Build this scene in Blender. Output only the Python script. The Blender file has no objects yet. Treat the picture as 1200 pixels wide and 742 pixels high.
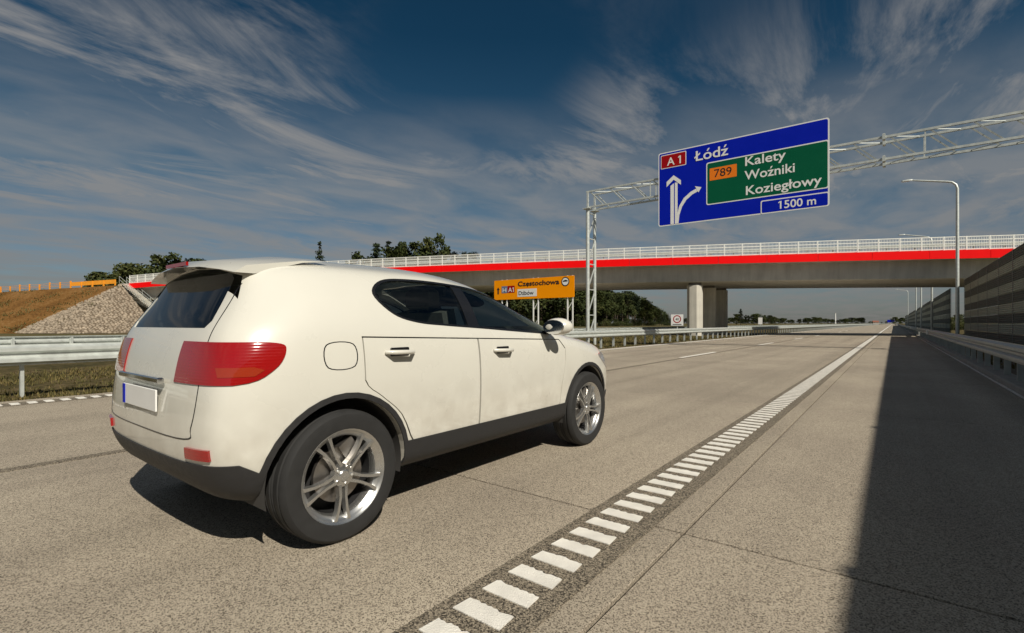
import bpy, bmesh, math, random
from mathutils import Vector, Matrix
from mathutils.bvhtree import BVHTree
R = random.Random(7)
SC = bpy.context.scene
COL = SC.collection
rad = math.radians

# ------------------------------------------------------------------ camera
F, HOR, EYE = 578.0, 379.0, 1.15            # focal length in photo pixels (width 1200), horizon row, eye height
YAW = math.atan(447.0 / 578.0)
CY, SY = math.cos(YAW), math.sin(YAW)
cam_d = bpy.data.cameras.new('camera'); cam = bpy.data.objects.new('camera', cam_d); COL.objects.link(cam)
cam.location = (0, 0, EYE); cam.rotation_euler = (rad(90), 0, YAW)
cam_d.sensor_width = 36; cam_d.lens = F * 36 / 1200; cam_d.shift_y = (HOR - 371) / 1200
cam_d.clip_start = 0.05; cam_d.clip_end = 9000
SC.camera = cam
SC.render.resolution_x = 1024; SC.render.resolution_y = 633

# ------------------------------------------------------------------ light
K_X, K_Y = 1.0, 0.45                         # how far a shadow runs to -X and +Y for each metre of height
SUN_EL = math.atan(1 / math.hypot(K_X, K_Y))
sun_dir = Vector((K_X, -K_Y, 1)).normalized()  # towards the sun
sd = bpy.data.lights.new('sun', 'SUN'); sun = bpy.data.objects.new('sun', sd); COL.objects.link(sun)
sd.energy = 4.8; sd.angle = rad(0.5); sd.color = (1.0, 0.93, 0.81)
sun.rotation_euler = sun_dir.to_track_quat('Z', 'Y').to_euler(); sun.location = (30, -20, 40)

W = bpy.data.worlds.new('World'); SC.world = W; W.use_nodes = True
wn, wl = W.node_tree.nodes, W.node_tree.links
wn.clear()
def N(tree, typ, **kw):
    n = tree.nodes.new(typ)
    for k, v in kw.items(): setattr(n, k, v)
    return n
def math_n(tree, op, a, b=None, clamp=False):
    n = tree.nodes.new('ShaderNodeMath'); n.operation = op; n.use_clamp = clamp
    for i, v in enumerate((a, b)):
        if v is None: continue
        if isinstance(v, (int, float)): n.inputs[i].default_value = v
        else: tree.links.new(v, n.inputs[i])
    return n.outputs[0]
def ramp_n(tree, fac, stops, interp='LINEAR'):
    n = tree.nodes.new('ShaderNodeValToRGB'); n.color_ramp.interpolation = interp
    e = n.color_ramp.elements
    while len(e) > 1: e.remove(e[-1])
    for i, (p, c) in enumerate(stops):
        el = e[0] if i == 0 else e.new(p)
        el.position = p
        if isinstance(c, (int, float)): c = (c, c, c)
        el.color = (*c, 1)
    tree.links.new(fac, n.inputs[0]); return n.outputs[0]
def mix_n(tree, fac, a, b, mode='MIX'):
    n = tree.nodes.new('ShaderNodeMix'); n.data_type = 'RGBA'; n.blend_type = mode
    for s, v in ((n.inputs[0], fac), (n.inputs[6], a), (n.inputs[7], b)):
        if isinstance(v, (int, float)): s.default_value = v
        elif isinstance(v, tuple): s.default_value = (*v, 1)
        else: tree.links.new(v, s)
    return n.outputs[2]
T = W.node_tree
sky = N(T, 'ShaderNodeTexSky', sky_type='NISHITA', sun_disc=False)
sky.sun_elevation = SUN_EL; sky.sun_rotation = math.atan2(sun_dir.x, sun_dir.y)
sky.air_density = 1.0; sky.dust_density = 0.6; sky.ozone_density = 2.0
tc = N(T, 'ShaderNodeTexCoord'); sep = N(T, 'ShaderNodeSeparateXYZ'); T.links.new(tc.outputs['Generated'], sep.inputs[0])
up = math_n(T, 'MAXIMUM', sep.outputs[2], 0.0)
# deep polarised blue above, grey murk low down: tints the physical sky all round
tint = ramp_n(T, up, [(0.0, (.25, .28, .33)), (0.10, (.28, .33, .37)), (0.25, (.17, .30, .32)), (0.5, (.062, .19, .23)), (1.0, (.06, .18, .22))])
base = mix_n(T, 1.0, sky.outputs[0], tint, 'MULTIPLY')
# high clouds on a flat layer, combed by the wind along one heading
den = math_n(T, 'ADD', up, 0.07)
px_ = math_n(T, 'DIVIDE', sep.outputs[0], den); py_ = math_n(T, 'DIVIDE', sep.outputs[1], den)
cmb = N(T, 'ShaderNodeCombineXYZ'); T.links.new(px_, cmb.inputs[0]); T.links.new(py_, cmb.inputs[1])
def cloud(scale, stretch, rot, detail, loc, dist=0.0, rough=.6):
    mp = N(T, 'ShaderNodeMapping'); mp.inputs['Rotation'].default_value = (0, 0, rot)
    mp.inputs['Scale'].default_value = (scale, scale * stretch, 1); mp.inputs['Location'].default_value = loc
    T.links.new(cmb.outputs[0], mp.inputs[0])
    nz = N(T, 'ShaderNodeTexNoise'); nz.inputs['Scale'].default_value = 1; nz.inputs['Detail'].default_value = detail
    nz.inputs['Roughness'].default_value = rough; nz.inputs['Distortion'].default_value = dist
    T.links.new(mp.outputs[0], nz.inputs[0]); return nz.outputs[0]
WIND = -math.atan2(-.404, .915)
WIND = math.atan2(.404, .915) * -1
big = cloud(0.50, 0.75, WIND, 2, (8.8, 6.1, 0))
wisp = cloud(1.9, 0.42, WIND, 10, (.3, 3.3, 0), .7, .66)
puff = cloud(2.6, 0.6, WIND, 6, (2.2, 1.2, 0), .35, .52)
m1 = ramp_n(T, wisp, [(.40, 0.0), (.66, 1.0)], 'EASE')
m2 = ramp_n(T, big, [(.30, 0.0), (.50, 1.0)], 'EASE')
m3 = ramp_n(T, puff, [(.52, 0.0), (.72, 1.0)], 'EASE')
cl = math_n(T, 'MULTIPLY', m1, m2)
cl = math_n(T, 'ADD', cl, math_n(T, 'MULTIPLY', m3, math_n(T, 'MULTIPLY', m2, .45)), True)
low = ramp_n(T, up, [(0.0, .85), (0.15, .95), (.30, .6), (.42, .0)])
low = math_n(T, 'MULTIPLY', low, ramp_n(T, puff, [(.34, .28), (.62, 1.0)]))
cl = math_n(T, 'MULTIPLY', math_n(T, 'MAXIMUM', cl, low), .78, True)
ccol = ramp_n(T, up, [(0.0, (1.75, 1.70, 1.64)), (0.25, (2.5, 2.4, 2.3)), (0.6, (2.9, 2.85, 2.8)), (1.0, (2.9, 2.9, 2.9))])
skyc = mix_n(T, cl, base, ccol)
bg = N(T, 'ShaderNodeBackground'); bg.inputs[1].default_value = 0.115
T.links.new(skyc, bg.inputs[0]); wo = N(T, 'ShaderNodeOutputWorld'); T.links.new(bg.outputs[0], wo.inputs[0])
W.name = 'sky'

SC.view_settings.view_transform = 'Standard'; SC.view_settings.look = 'None'
SC.view_settings.exposure = 0.0; SC.view_settings.gamma = 1.0

# ------------------------------------------------------------------ helpers
def plane_pt(px, py, Y0):
    """photo pixel -> (X, z) on the upright plane across the road at distance Y0"""
    r = (px - 600) / F; Z = Y0 / (r * SY + CY)
    return r * Z * CY - Z * SY, EYE + (HOR - py) / F * Z
def at_depth(px, Z):
    r = (px - 600) / F
    return Vector((r * Z * CY - Z * SY, r * Z * SY + Z * CY))
def tag(o, label=None, cat=None, group=None, kind=None):
    for k, v in (('label', label), ('category', cat), ('group', group), ('kind', kind)):
        if v: o[k] = v
    return o
def empty(name, loc=(0, 0, 0), rz=0):
    o = bpy.data.objects.new(name, None); COL.objects.link(o)
    o.location = loc; o.rotation_euler = (0, 0, rz); o.empty_display_size = .2
    return o
def link(name, me, parent=None, loc=None, rz=None):
    o = bpy.data.objects.new(name, me); COL.objects.link(o)
    if parent: o.parent = parent
    if loc is not None: o.location = loc
    if rz is not None: o.rotation_euler = (0, 0, rz)
    return o
class MB:
    """collects simple shapes into one mesh"""
    def __init__(s): s.v, s.f = [], []
    def add(s, vs, fs):
        n = len(s.v); s.v += [tuple(v) for v in vs]; s.f += [tuple(i + n for i in f) for f in fs]; return s
    def box(s, c, d, rz=0, m=None):
        x, y, z = d[0] / 2, d[1] / 2, d[2] / 2
        vs = [Vector((a * x, b * y, e * z)) for e in (-1, 1) for b in (-1, 1) for a in (-1, 1)]
        if rz: vs = [Matrix.Rotation(rz, 3, 'Z') @ v for v in vs]
        if m: vs = [m @ v for v in vs]
        return s.add([v + Vector(c) for v in vs], [(0, 2, 3, 1), (4, 5, 7, 6), (0, 1, 5, 4), (2, 6, 7, 3), (0, 4, 6, 2), (1, 3, 7, 5)])
    def bevbox(s, c, d, b):
        x, y, z = d[0] / 2, d[1] / 2, d[2] / 2
        rings = [(-z, x - b, y - b), (-z + b, x, y), (z - b, x, y), (z, x - b, y - b)]
        vs, fs = [], []
        for (zz, a, e) in rings:
            for (i, j) in ((-1, -1), (1, -1), (1, 1), (-1, 1)): vs.append((c[0] + i * a, c[1] + j * e, c[2] + zz))
        fs = [(3, 2, 1, 0), (12, 13, 14, 15)]
        for k in range(3):
            for i in range(4): fs.append((k * 4 + i, k * 4 + (i + 1) % 4, k * 4 + 4 + (i + 1) % 4, k * 4 + 4 + i))
        return s.add(vs, fs)
    def tube(s, pts, r, n=8, caps=True):
        pts = [Vector(p) for p in pts]; rs = r if isinstance(r, (list, tuple)) else [r] * len(pts)
        vs, fs, last = [], [], None
        for i, p in enumerate(pts):
            d = (pts[min(i + 1, len(pts) - 1)] - pts[max(i - 1, 0)]).normalized()
            if last is None: a = d.orthogonal().normalized()
            else: a = (last - d * last.dot(d)).normalized()
            last = a; b = d.cross(a)
            for k in range(n):
                t = 2 * math.pi * k / n; vs.append(p + (a * math.cos(t) + b * math.sin(t)) * rs[i])
        for i in range(len(pts) - 1):
            for k in range(n): fs.append((i * n + k, i * n + (k + 1) % n, (i + 1) * n + (k + 1) % n, (i + 1) * n + k))
        if caps: fs += [tuple(reversed(range(n))), tuple((len(pts) - 1) * n + k for k in range(n))]
        return s.add(vs, fs)
    def bar(s, a, b, w, h=None):
        """square section bar from a to b"""
        return s.tube([a, b], (w / 2) * 1.414, 4) if h is None else s._bar(Vector(a), Vector(b), w, h)
    def _bar(s, a, b, w, h):
        d = (b - a).normalized(); up = Vector((0, 0, 1))
        if abs(d.z) > .95: up = Vector((0, 1, 0))
        x = d.cross(up).normalized(); z = x.cross(d)
        vs = [p + x * i * w / 2 + z * j * h / 2 for p in (a, b) for (i, j) in ((-1, -1), (1, -1), (1, 1), (-1, 1))]
        return s.add(vs, [(3, 2, 1, 0), (4, 5, 6, 7), (0, 1, 5, 4), (1, 2, 6, 5), (2, 3, 7, 6), (3, 0, 4, 7)])
    def prism(s, poly, a, b, axis='y'):
        """closed outline extruded from a to b along an axis; outline gives the other two coordinates in order"""
        n = len(poly)
        def P(u, v, t): return {'x': (t, u, v), 'y': (u, t, v), 'z': (u, v, t)}[axis]
        vs = [P(u, v, a) for u, v in poly] + [P(u, v, b) for u, v in poly]
        fs = [tuple(range(n)), tuple(reversed(range(n, 2 * n)))] + [(i, n + i, n + (i + 1) % n, (i + 1) % n) for i in range(n)]
        return s.add(vs, fs)
    def sweep(s, prof, path):
        """profile (side, up) swept along a path of (point, heading) pairs"""
        n = len(prof); vs, fs = [], []
        for p, d in path:
            p = Vector(p); d = Vector((d[0], d[1], 0)).normalized(); rt = Vector((d.y, -d.x, 0))
            for u, v in prof: vs.append(p + rt * u + Vector((0, 0, v)))
        for i in range(len(path) - 1):
            for k in range(n - 1): fs.append((i * n + k, i * n + k + 1, (i + 1) * n + k + 1, (i + 1) * n + k))
        return s.add(vs, fs)
    def lathe(s, prof, n=24, axis='z', c=(0, 0, 0)):
        vs, fs = [], []
        m = len(prof)
        for k in range(n):
            t = 2 * math.pi * k / n
            for r, h in prof:
                q = {'z': (r * math.cos(t), r * math.sin(t), h), 'x': (h, r * math.cos(t), r * math.sin(t)), 'y': (r * math.cos(t), h, r * math.sin(t))}[axis]
                vs.append((q[0] + c[0], q[1] + c[1], q[2] + c[2]))
        for k in range(n):
            for i in range(m - 1): fs.append((k * m + i, ((k + 1) % n) * m + i, ((k + 1) % n) * m + i + 1, k * m + i + 1))
        return s.add(vs, fs)
    def mesh(s, name, mat, smooth=None, fix=True):
        me = bpy.data.meshes.new(name); me.from_pydata(s.v, [], s.f); me.materials.append(mat)
        if fix:
            bm = bmesh.new(); bm.from_mesh(me); bmesh.ops.recalc_face_normals(bm, faces=bm.faces); bm.to_mesh(me); bm.free()
        if smooth is not None:
            me.polygons.foreach_set('use_smooth', [True] * len(me.polygons)); me.set_sharp_from_angle(angle=rad(smooth))
        me.update(); return me
    def build(s, name, mat, parent=None, smooth=None, loc=None, rz=None, fix=True):
        return link(name, s.mesh(name, mat, smooth, fix), parent, loc, rz)

# ------------------------------------------------------------------ materials
MATS = {}
def mat(name, col, rough=.6, metal=0.0, var=.12, scale=3.0, bump=0.0, bscale=40.0, coat=0.0, spec=.5, coord='Object', detail=5, streak=0.0):
    m = bpy.data.materials.new(name); m.use_nodes = True; t = m.node_tree
    p = t.nodes['Principled BSDF']; tcn = N(t, 'ShaderNodeTexCoord')
    nz = N(t, 'ShaderNodeTexNoise'); nz.inputs['Scale'].default_value = scale; nz.inputs['Detail'].default_value = detail
    src = tcn.outputs[coord] if coord in tcn.outputs else tcn.outputs['Object']
    if coord == 'World':
        g = N(t, 'ShaderNodeNewGeometry'); src = g.outputs['Position']
    t.links.new(src, nz.inputs[0])
    r = ramp_n(t, nz.outputs[0], [(.25, 1 - var), (.75, 1 + var)])
    c = mix_n(t, 1.0, tuple(col), r, 'MULTIPLY')
    if streak:                      # rain streaks and drips running down the face
        mp = N(t, 'ShaderNodeMapping'); mp.inputs['Scale'].default_value = (1.5, 1.5, .09); t.links.new(src, mp.inputs[0])
        ns = N(t, 'ShaderNodeTexNoise'); ns.inputs['Scale'].default_value = 1.3; ns.inputs['Detail'].default_value = 7; ns.inputs['Roughness'].default_value = .7; t.links.new(mp.outputs[0], ns.inputs[0])
        c = mix_n(t, 1.0, c, ramp_n(t, ns.outputs[0], [(.36, 1 - streak), (.56, 1.0), (.8, 1 + streak * .4)]), 'MULTIPLY')
    c = c; t.links.new(c, p.inputs['Base Color'])
    rr = ramp_n(t, nz.outputs[0], [(.3, max(0, rough - .06)), (.7, min(1, rough + .06))]); t.links.new(rr, p.inputs['Roughness'])
    p.inputs['Metallic'].default_value = metal; p.inputs['Coat Weight'].default_value = coat
    p.inputs['Coat Roughness'].default_value = .04; p.inputs['Specular IOR Level'].default_value = spec
    if bump:
        nb = N(t, 'ShaderNodeTexNoise'); nb.inputs['Scale'].default_value = bscale; nb.inputs['Detail'].default_value = 4; t.links.new(src, nb.inputs[0])
        b = N(t, 'ShaderNodeBump'); b.inputs['Strength'].default_value = bump; b.inputs['Distance'].default_value = .02
        t.links.new(nb.outputs[0], b.inputs['Height']); t.links.new(b.outputs[0], p.inputs['Normal'])
    MATS[name] = m; return m
M = MATS
def aggregate(name, cream, dark, lo, hi, base_amt=.12, tracks=True, grain=210):
    """exposed-aggregate concrete: fine dark and pale grains, broad stains, faint polish along the wheel tracks"""
    m = bpy.data.materials.new(name); m.use_nodes = True; t = m.node_tree; p = t.nodes['Principled BSDF']
    g = N(t, 'ShaderNodeNewGeometry'); pos = g.outputs['Position']
    v = N(t, 'ShaderNodeTexVoronoi'); v.inputs['Scale'].default_value = grain; t.links.new(pos, v.inputs['Vector'])
    s2 = N(t, 'ShaderNodeSeparateColor'); t.links.new(v.outputs['Color'], s2.inputs[0])
    n2 = N(t, 'ShaderNodeTexNoise'); n2.inputs['Scale'].default_value = 150; n2.inputs['Detail'].default_value = 3; t.links.new(pos, n2.inputs[0])
    k = math_n(t, 'ADD', math_n(t, 'MULTIPLY', s2.outputs[0], .75), math_n(t, 'MULTIPLY', n2.outputs[0], .35))
    c = ramp_n(t, k, [(lo, dark), (hi, cream), (1.0, tuple(min(1, x * 1.25) for x in cream))])
    n3 = N(t, 'ShaderNodeTexNoise'); n3.inputs['Scale'].default_value = .55; n3.inputs['Detail'].default_value = 6; t.links.new(pos, n3.inputs[0])
    c = mix_n(t, 1.0, c, ramp_n(t, n3.outputs[0], [(.3, (1 - base_amt, 1 - base_amt * 1.1, 1 - base_amt * 1.15)), (.7, (1 + base_amt, 1 + base_amt, 1 + base_amt * .8))]), 'MULTIPLY')
    if tracks:
        mp = N(t, 'ShaderNodeMapping'); mp.inputs['Scale'].default_value = (1.6, .035, 1); t.links.new(pos, mp.inputs[0])
        n4 = N(t, 'ShaderNodeTexNoise'); n4.inputs['Scale'].default_value = 1; n4.inputs['Detail'].default_value = 5; t.links.new(mp.outputs[0], n4.inputs[0])
        c = mix_n(t, 1.0, c, ramp_n(t, n4.outputs[0], [(.3, .80), (.55, 1.0), (.75, 1.08)]), 'MULTIPLY')
    oi = N(t, 'ShaderNodeObjectInfo')
    c = mix_n(t, 1.0, c, ramp_n(t, oi.outputs['Random'], [(0, .955), (1, 1.03)]), 'MULTIPLY')
    t.links.new(c, p.inputs['Base Color']); p.inputs['Roughness'].default_value = .78; p.inputs['Specular IOR Level'].default_value = .35
    b = N(t, 'ShaderNodeBump'); b.inputs['Strength'].default_value = .55; b.inputs['Distance'].default_value = .004
    t.links.new(k, b.inputs['Height']); t.links.new(b.outputs[0], p.inputs['Normal'])
    MATS[name] = m; return m
aggregate('concrete_slab', (.388, .337, .266), (.075, .06, .045), .20, .56)
aggregate('groove_band', (.31, .265, .20), (.032, .026, .02), .30, .86, .08, False, 165)
mat('joint', (.05, .042, .035), .95, var=.4, scale=20, coord='World')
mat('pale_joint', (.62, .58, .52), .9, var=.35, scale=9, coord='World')
mat('kerb_concrete', (.27, .25, .22), .9, var=.2, scale=4, bump=.4, coord='World')
mat('road_paint', (.82, .79, .72), .55, var=.12, scale=9, bump=.5, bscale=160, coord='World')
mat('galvanised', (.56, .59, .56), .45, .35, var=.14, scale=7, coord='World')
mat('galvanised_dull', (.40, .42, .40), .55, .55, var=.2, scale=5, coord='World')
mat('white_steel', (.84, .84, .79), .45, .1, var=.06)
mat('red_panel', (.86, .002, .003), .6, var=.04, scale=1.2, coord='World', spec=.12)
mat('concrete_girder', (.56, .545, .49), .8, var=.12, scale=.8, bump=.2, coord='World', streak=.16)
mat('concrete_pale', (.60, .57, .49), .8, var=.10, scale=1.1, bump=.2, coord='World', streak=.16)
mat('concrete_dark', (.16, .15, .13), .85, var=.2, scale=1, bump=.2, coord='World')
mat('sign_blue', (.001, .012, .40), .5, var=.04, scale=1.5, spec=.12)
mat('sign_green', (.001, .095, .045), .5, var=.04, scale=1.5, spec=.12)
mat('sign_white', (.80, .80, .78), .4, var=.03)
mat('sign_red', (.34, .004, .008), .5, var=.04, spec=.12)
mat("sign_orange", (1.0, .33, .0), .5, var=.04, scale=1.5, spec=.12)
mat('sign_badge', (.85, .20, .004), .4, var=.04)
mat('sign_black', (.012, .012, .014), .5, var=.04)
mat('sign_steelblue', (.12, .17, .30), .5, var=.04)
mat('panel_dark', (.10, .11, .09), .75, .0, var=.2, scale=2, coord='World')
mat('panel_pale', (.36, .38, .30), .7, .0, var=.15, scale=2, coord='World')
mat('barrier_post', (.16, .17, .16), .5, .5, var=.15, scale=4, coord='World')
mat('orange_plastic', (.85, .33, .02), .6, var=.15, scale=4)
mat('stone', (.33, .27, .20), .9, var=.45, scale=1.6, bump=.5, bscale=20, coord='World', detail=8)
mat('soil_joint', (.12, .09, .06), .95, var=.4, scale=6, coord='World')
mat('bark', (.09, .065, .045), .9, var=.3, scale=6)
mat('far_wall', (.42, .36, .30), .8, var=.1)
mat('far_roof', (.22, .08, .05), .8, var=.1)
def ground_mat(name, cols, s1=.12, s2=3.0):
    m = bpy.data.materials.new(name); m.use_nodes = True; t = m.node_tree; p = t.nodes['Principled BSDF']
    g = N(t, 'ShaderNodeNewGeometry')
    a = N(t, 'ShaderNodeTexNoise'); a.inputs['Scale'].default_value = s1; a.inputs['Detail'].default_value = 8; t.links.new(g.outputs['Position'], a.inputs[0])
    b = N(t, 'ShaderNodeTexNoise'); b.inputs['Scale'].default_value = s2; b.inputs['Detail'].default_value = 8; t.links.new(g.outputs['Position'], b.inputs[0])
    k = math_n(t, 'ADD', math_n(t, 'MULTIPLY', a.outputs[0], .5), math_n(t, 'MULTIPLY', b.outputs[0], .5))
    c = ramp_n(t, k, [(.36, cols[0]), (.5, cols[1]), (.64, cols[2])])
    t.links.new(c, p.inputs['Base Color']); p.inputs['Roughness'].default_value = .95; p.inputs['Specular IOR Level'].default_value = .1
    bm_ = N(t, 'ShaderNodeBump'); bm_.inputs['Strength'].default_value = .8; bm_.inputs['Distance'].default_value = .06
    t.links.new(b.outputs[0], bm_.inputs['Height']); t.links.new(bm_.outputs[0], p.inputs['Normal'])
    MATS[name] = m; return m
ground_mat('meadow', [(.045, .055, .018), (.10, .085, .035), (.15, .11, .06)])
ground_mat('verge', [(.03, .03, .012), (.075, .06, .025), (.15, .11, .06)], .5, 6)
ground_mat('bank_soil', [(.07, .036, .012), (.165, .080, .022), (.23, .13, .05)], .25, 4)
def leaf_mat(name, a, b, c):
    m = bpy.data.materials.new(name); m.use_nodes = True; t = m.node_tree; p = t.nodes['Principled BSDF']
    g = N(t, 'ShaderNodeNewGeometry'); oi = N(t, 'ShaderNodeObjectInfo')
    nz = N(t, 'ShaderNodeTexNoise'); nz.inputs['Scale'].default_value = .45; nz.inputs['Detail'].default_value = 4; t.links.new(g.outputs['Position'], nz.inputs[0])
    k = math_n(t, 'ADD', math_n(t, 'MULTIPLY', nz.outputs[0], .6), math_n(t, 'ADD', math_n(t, 'MULTIPLY', g.outputs['Random Per Island'], .25), math_n(t, 'MULTIPLY', oi.outputs['Random'], .2)))
    t.links.new(ramp_n(t, k, [(.3, a), (.52, b), (.75, c)]), p.inputs['Base Color'])
    p.inputs['Roughness'].default_value = .7; p.inputs['Specular IOR Level'].default_value = .2
    MATS[name] = m
leaf_mat('leaf_broad', (.014, .023, .006), (.034, .046, .011), (.075, .078, .022))
leaf_mat('leaf_needle', (.010, .018, .007), (.020, .032, .012), (.038, .048, .018))
leaf_mat('grass_blade', (.045, .055, .014), (.10, .09, .028), (.20, .145, .055))

def raw_text(s, bold):
    cu = bpy.data.curves.new('lettering', 'FONT'); cu.body = s; cu.size = 1; cu.offset = bold; cu.resolution_u = 4
    o = bpy.data.objects.new('lettering', cu); COL.objects.link(o)
    dg = bpy.context.evaluated_depsgraph_get(); me = bpy.data.meshes.new_from_object(o.evaluated_get(dg))
    bpy.data.objects.remove(o); bpy.data.curves.remove(cu)
    xs = [v.co.x for v in me.vertices]; return me, min(xs), max(xs)
PLAIN = {'ź': 'z', 'ę': 'e', 'ó': 'o'}
def text_mesh(s, mat_, bold=0.0):
    """lettering as a flat mesh; the Polish marks the built-in face lacks, and the flag of the 1, are drawn by hand"""
    base = ''.join(PLAIN.get(c, c) for c in s); me, a, b = raw_text(base, bold)
    vs = [tuple(v.co) for v in me.vertices]; fs = [tuple(p.vertices) for p in me.polygons]
    for i, c in enumerate(s):
        if c not in 'źęó1': continue
        g0 = raw_text(base[i], bold); w = g0[2] - g0[1]; x1 = raw_text(base[:i + 1], bold)[2]; x0 = x1 - w; m = (x0 + x1) / 2; n = len(vs)
        if c in 'źó': q = [(m - .05, .56), (m + .03, .56), (m + .14, .74), (m + .03, .74)]
        elif c == 'ę': q = [(m + .02, .01), (m + .10, .01), (m + .04, -.12), (m + .10, -.20), (m - .01, -.17), (m - .05, -.10)]
        else: q = [(x0 + .01, .70), (x0 - .13, .60), (x0 - .13, .50), (x0 + .01, .59)]
        vs += [(x, y, 0) for x, y in q]; fs.append(tuple(range(n, n + len(q))))
    me = bpy.data.meshes.new('lettering'); me.from_pydata(vs, [], fs); me.update(); me.materials.append(mat_)
    xs = [v[0] for v in vs]; me['x0'] = min(xs); me['x1'] = max(xs); return me
CAP = .73
def put_text(s, parent, org, Y0, bl0, bl1, cap, mat_, y, bold=.012):
    """lettering whose baseline runs between two photo pixels, cap height measured at its left end (pixels)"""
    me = text_mesh(s, mat_, bold)
    xa, za = plane_pt(*bl0, Y0); xb, zb = plane_pt(*bl1, Y0); _, zt = plane_pt(bl0[0], bl0[1] - cap, Y0)
    x0, x1 = me['x0'], me['x1']; kx = (xb - xa) / (x1 - x0); kz = (zt - za) / CAP
    for v in me.vertices:
        v.co = Vector(((v.co.x - x0) * kx + xa - org[0], y, v.co.y * kz + (za + zb) / 2 - org[2]))
    me.update(); return link('lettering', me, parent)
def quad_px(mb, corners, Y0, org, y0, y1):
    pts = [plane_pt(*c, Y0) for c in corners]
    mb.prism([(x - org[0], z - org[2]) for x, z in pts], y0, y1, 'y'); return mb
# ------------------------------------------------------------------ ground and roads
MB().add([(-4500, -600, -.09), (4500, -600, -.09), (4500, 7000, -.09), (-4500, 7000, -.09)], [(0, 1, 2, 3)]).build('ground', M['meadow'])['kind'] = 'structure'
def sheet(name, x0, x1, y0, y1, z, m, th=.03):
    o = MB().box(((x0 + x1) / 2, (y0 + y1) / 2, z - th / 2), (x1 - x0, y1 - y0, th)).build(name, m); o['kind'] = 'structure'; return o
X_IN, X_J1, X_J2, X_OUT = -10.35, -5.46, -.913, 1.56
sheet('median', -21.8, X_IN - .03, -60, 3000, -.045, M['verge'], .1)
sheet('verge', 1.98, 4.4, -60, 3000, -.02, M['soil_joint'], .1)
sheet('outer_verge', 4.42, 12, -60, 3000, -.03, M['verge'], .1)
road = sheet('motorway', X_IN - .02, X_OUT + .01, -60, 3000, -.045, M['joint'])
slab_meshes = {}
def slab_mesh(w, l):
    k = (round(w, 3), round(l, 2))
    if k not in slab_meshes: slab_meshes[k] = MB().bevbox((0, 0, -.04), (w - .018, l - .018, .08), .003).mesh('slab', M['concrete_slab'])
    return slab_meshes[k]
G = bpy.data.objects['motorway']
for a, b in ((X_IN, X_J1), (X_J1, X_J2), (X_J2, X_OUT)):
    for k in range(-3, 15):
        y0 = 2.71 + 5 * (k - 1)
        link('slab', slab_mesh(b - a, 5), road, ((a + b) / 2, y0 + 2.5, R.uniform(-.0008, .0008)))
    y0 = 2.71 + 5 * 14; m_ = MB()
    for k in range(40):
        m_.bevbox(((a + b) / 2, y0 + 5 * k + 2.5, -.04), (b - a - .018, 4.978, .08), .003)
    m_.bevbox(((a + b) / 2, (y0 + 200 + 2990) / 2, -.04), (b - a - .012, 2990 - y0 - 200, .08), .004)
    m_.build('slab_run', M['concrete_slab'], road)['kind'] = 'stuff'
# joint filler seen beside the slab edge, then the gutter kerb
MB().box((1.585, 1470, .001), (.045, 3060, .012)).build('joint_seal', M['pale_joint'], road)
MB().bevbox((1.79, 1470, -.01), (.36, 3060, .24), .02).build('kerb', M['kerb_concrete'])['kind'] = 'structure'
# far carriageway
sheet('far_carriageway', -32.2, -21.9, -60, 3000, -.012, M['concrete_slab'], .06)
# raised edge line of bars on a roughened band; the fast-lane edge line is the same
def bars(name, x0, x1, band0, band1, ystart, first, n_parts, y_end):
    rm = MB().box(((band0 + band1) / 2, 1470, .003), (band1 - band0, 3060, .006)).build(name, M['groove_band']); rm['kind'] = 'structure'
    # ragged bar: the trailing edge of each drips
    me_list = []
    for q in range(5):
        rr = random.Random(q + 3); pts = [(-(x1 - x0) / 2, -.049), ((x1 - x0) / 2, -.049)]
        for i in range(15): pts.append(((x1 - x0) * (.5 - (i + .5) / 15), .046 + rr.uniform(-.007, .008)))
        me_list.append(MB().prism(pts, .004, .0105, 'z').mesh('bar', M['road_paint']))
    for k in range(n_parts):
        link('bar', me_list[k % 5], rm, ((x0 + x1) / 2, first + .18 * k, 0))
    y0 = first + .18 * n_parts; mb = MB(); k = 0
    while y0 + .18 * k < 140:
        mb.box(((x0 + x1) / 2, y0 + .18 * k, .0085), (x1 - x0, .1, .009)); k += 1
    mb.box(((x0 + x1) / 2, (140 + 2990) / 2, .008), (x1 - x0, 2850, .006))
    mb.build('bar_run', M['road_paint'], rm)['kind'] = 'stuff'
    return rm
bars('edge_line', -1.40, -1.16, -1.467, -1.067, 0, .03, 290, 0)
bars('inner_edge_line', -9.98, -9.74, -10.02, -9.70, 0, -4.0, 190, 0)
# lane line: long dashes
ln = MB().box((X_J1 - .03, 1470, .0015), (.12, 3060, .005)).build('lane_line', M['groove_band']); ln['kind'] = 'structure'
dash = MB().box((0, 0, .004), (.13, 4.0, .007)).mesh('dash', M['road_paint'])
y = -6.0 + .4
for k in range(40): link('dash', dash, ln, (X_J1 - .165, -7.5 + 12 * k + 2, 0))
mb = MB()
for k in range(3): pass
for xx in (-22.3, -31.6): MB().box((xx, 1470, .002), (.24, 3060, .012)).build('far_edge_line', M['road_paint'])['kind'] = 'structure'

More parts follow.
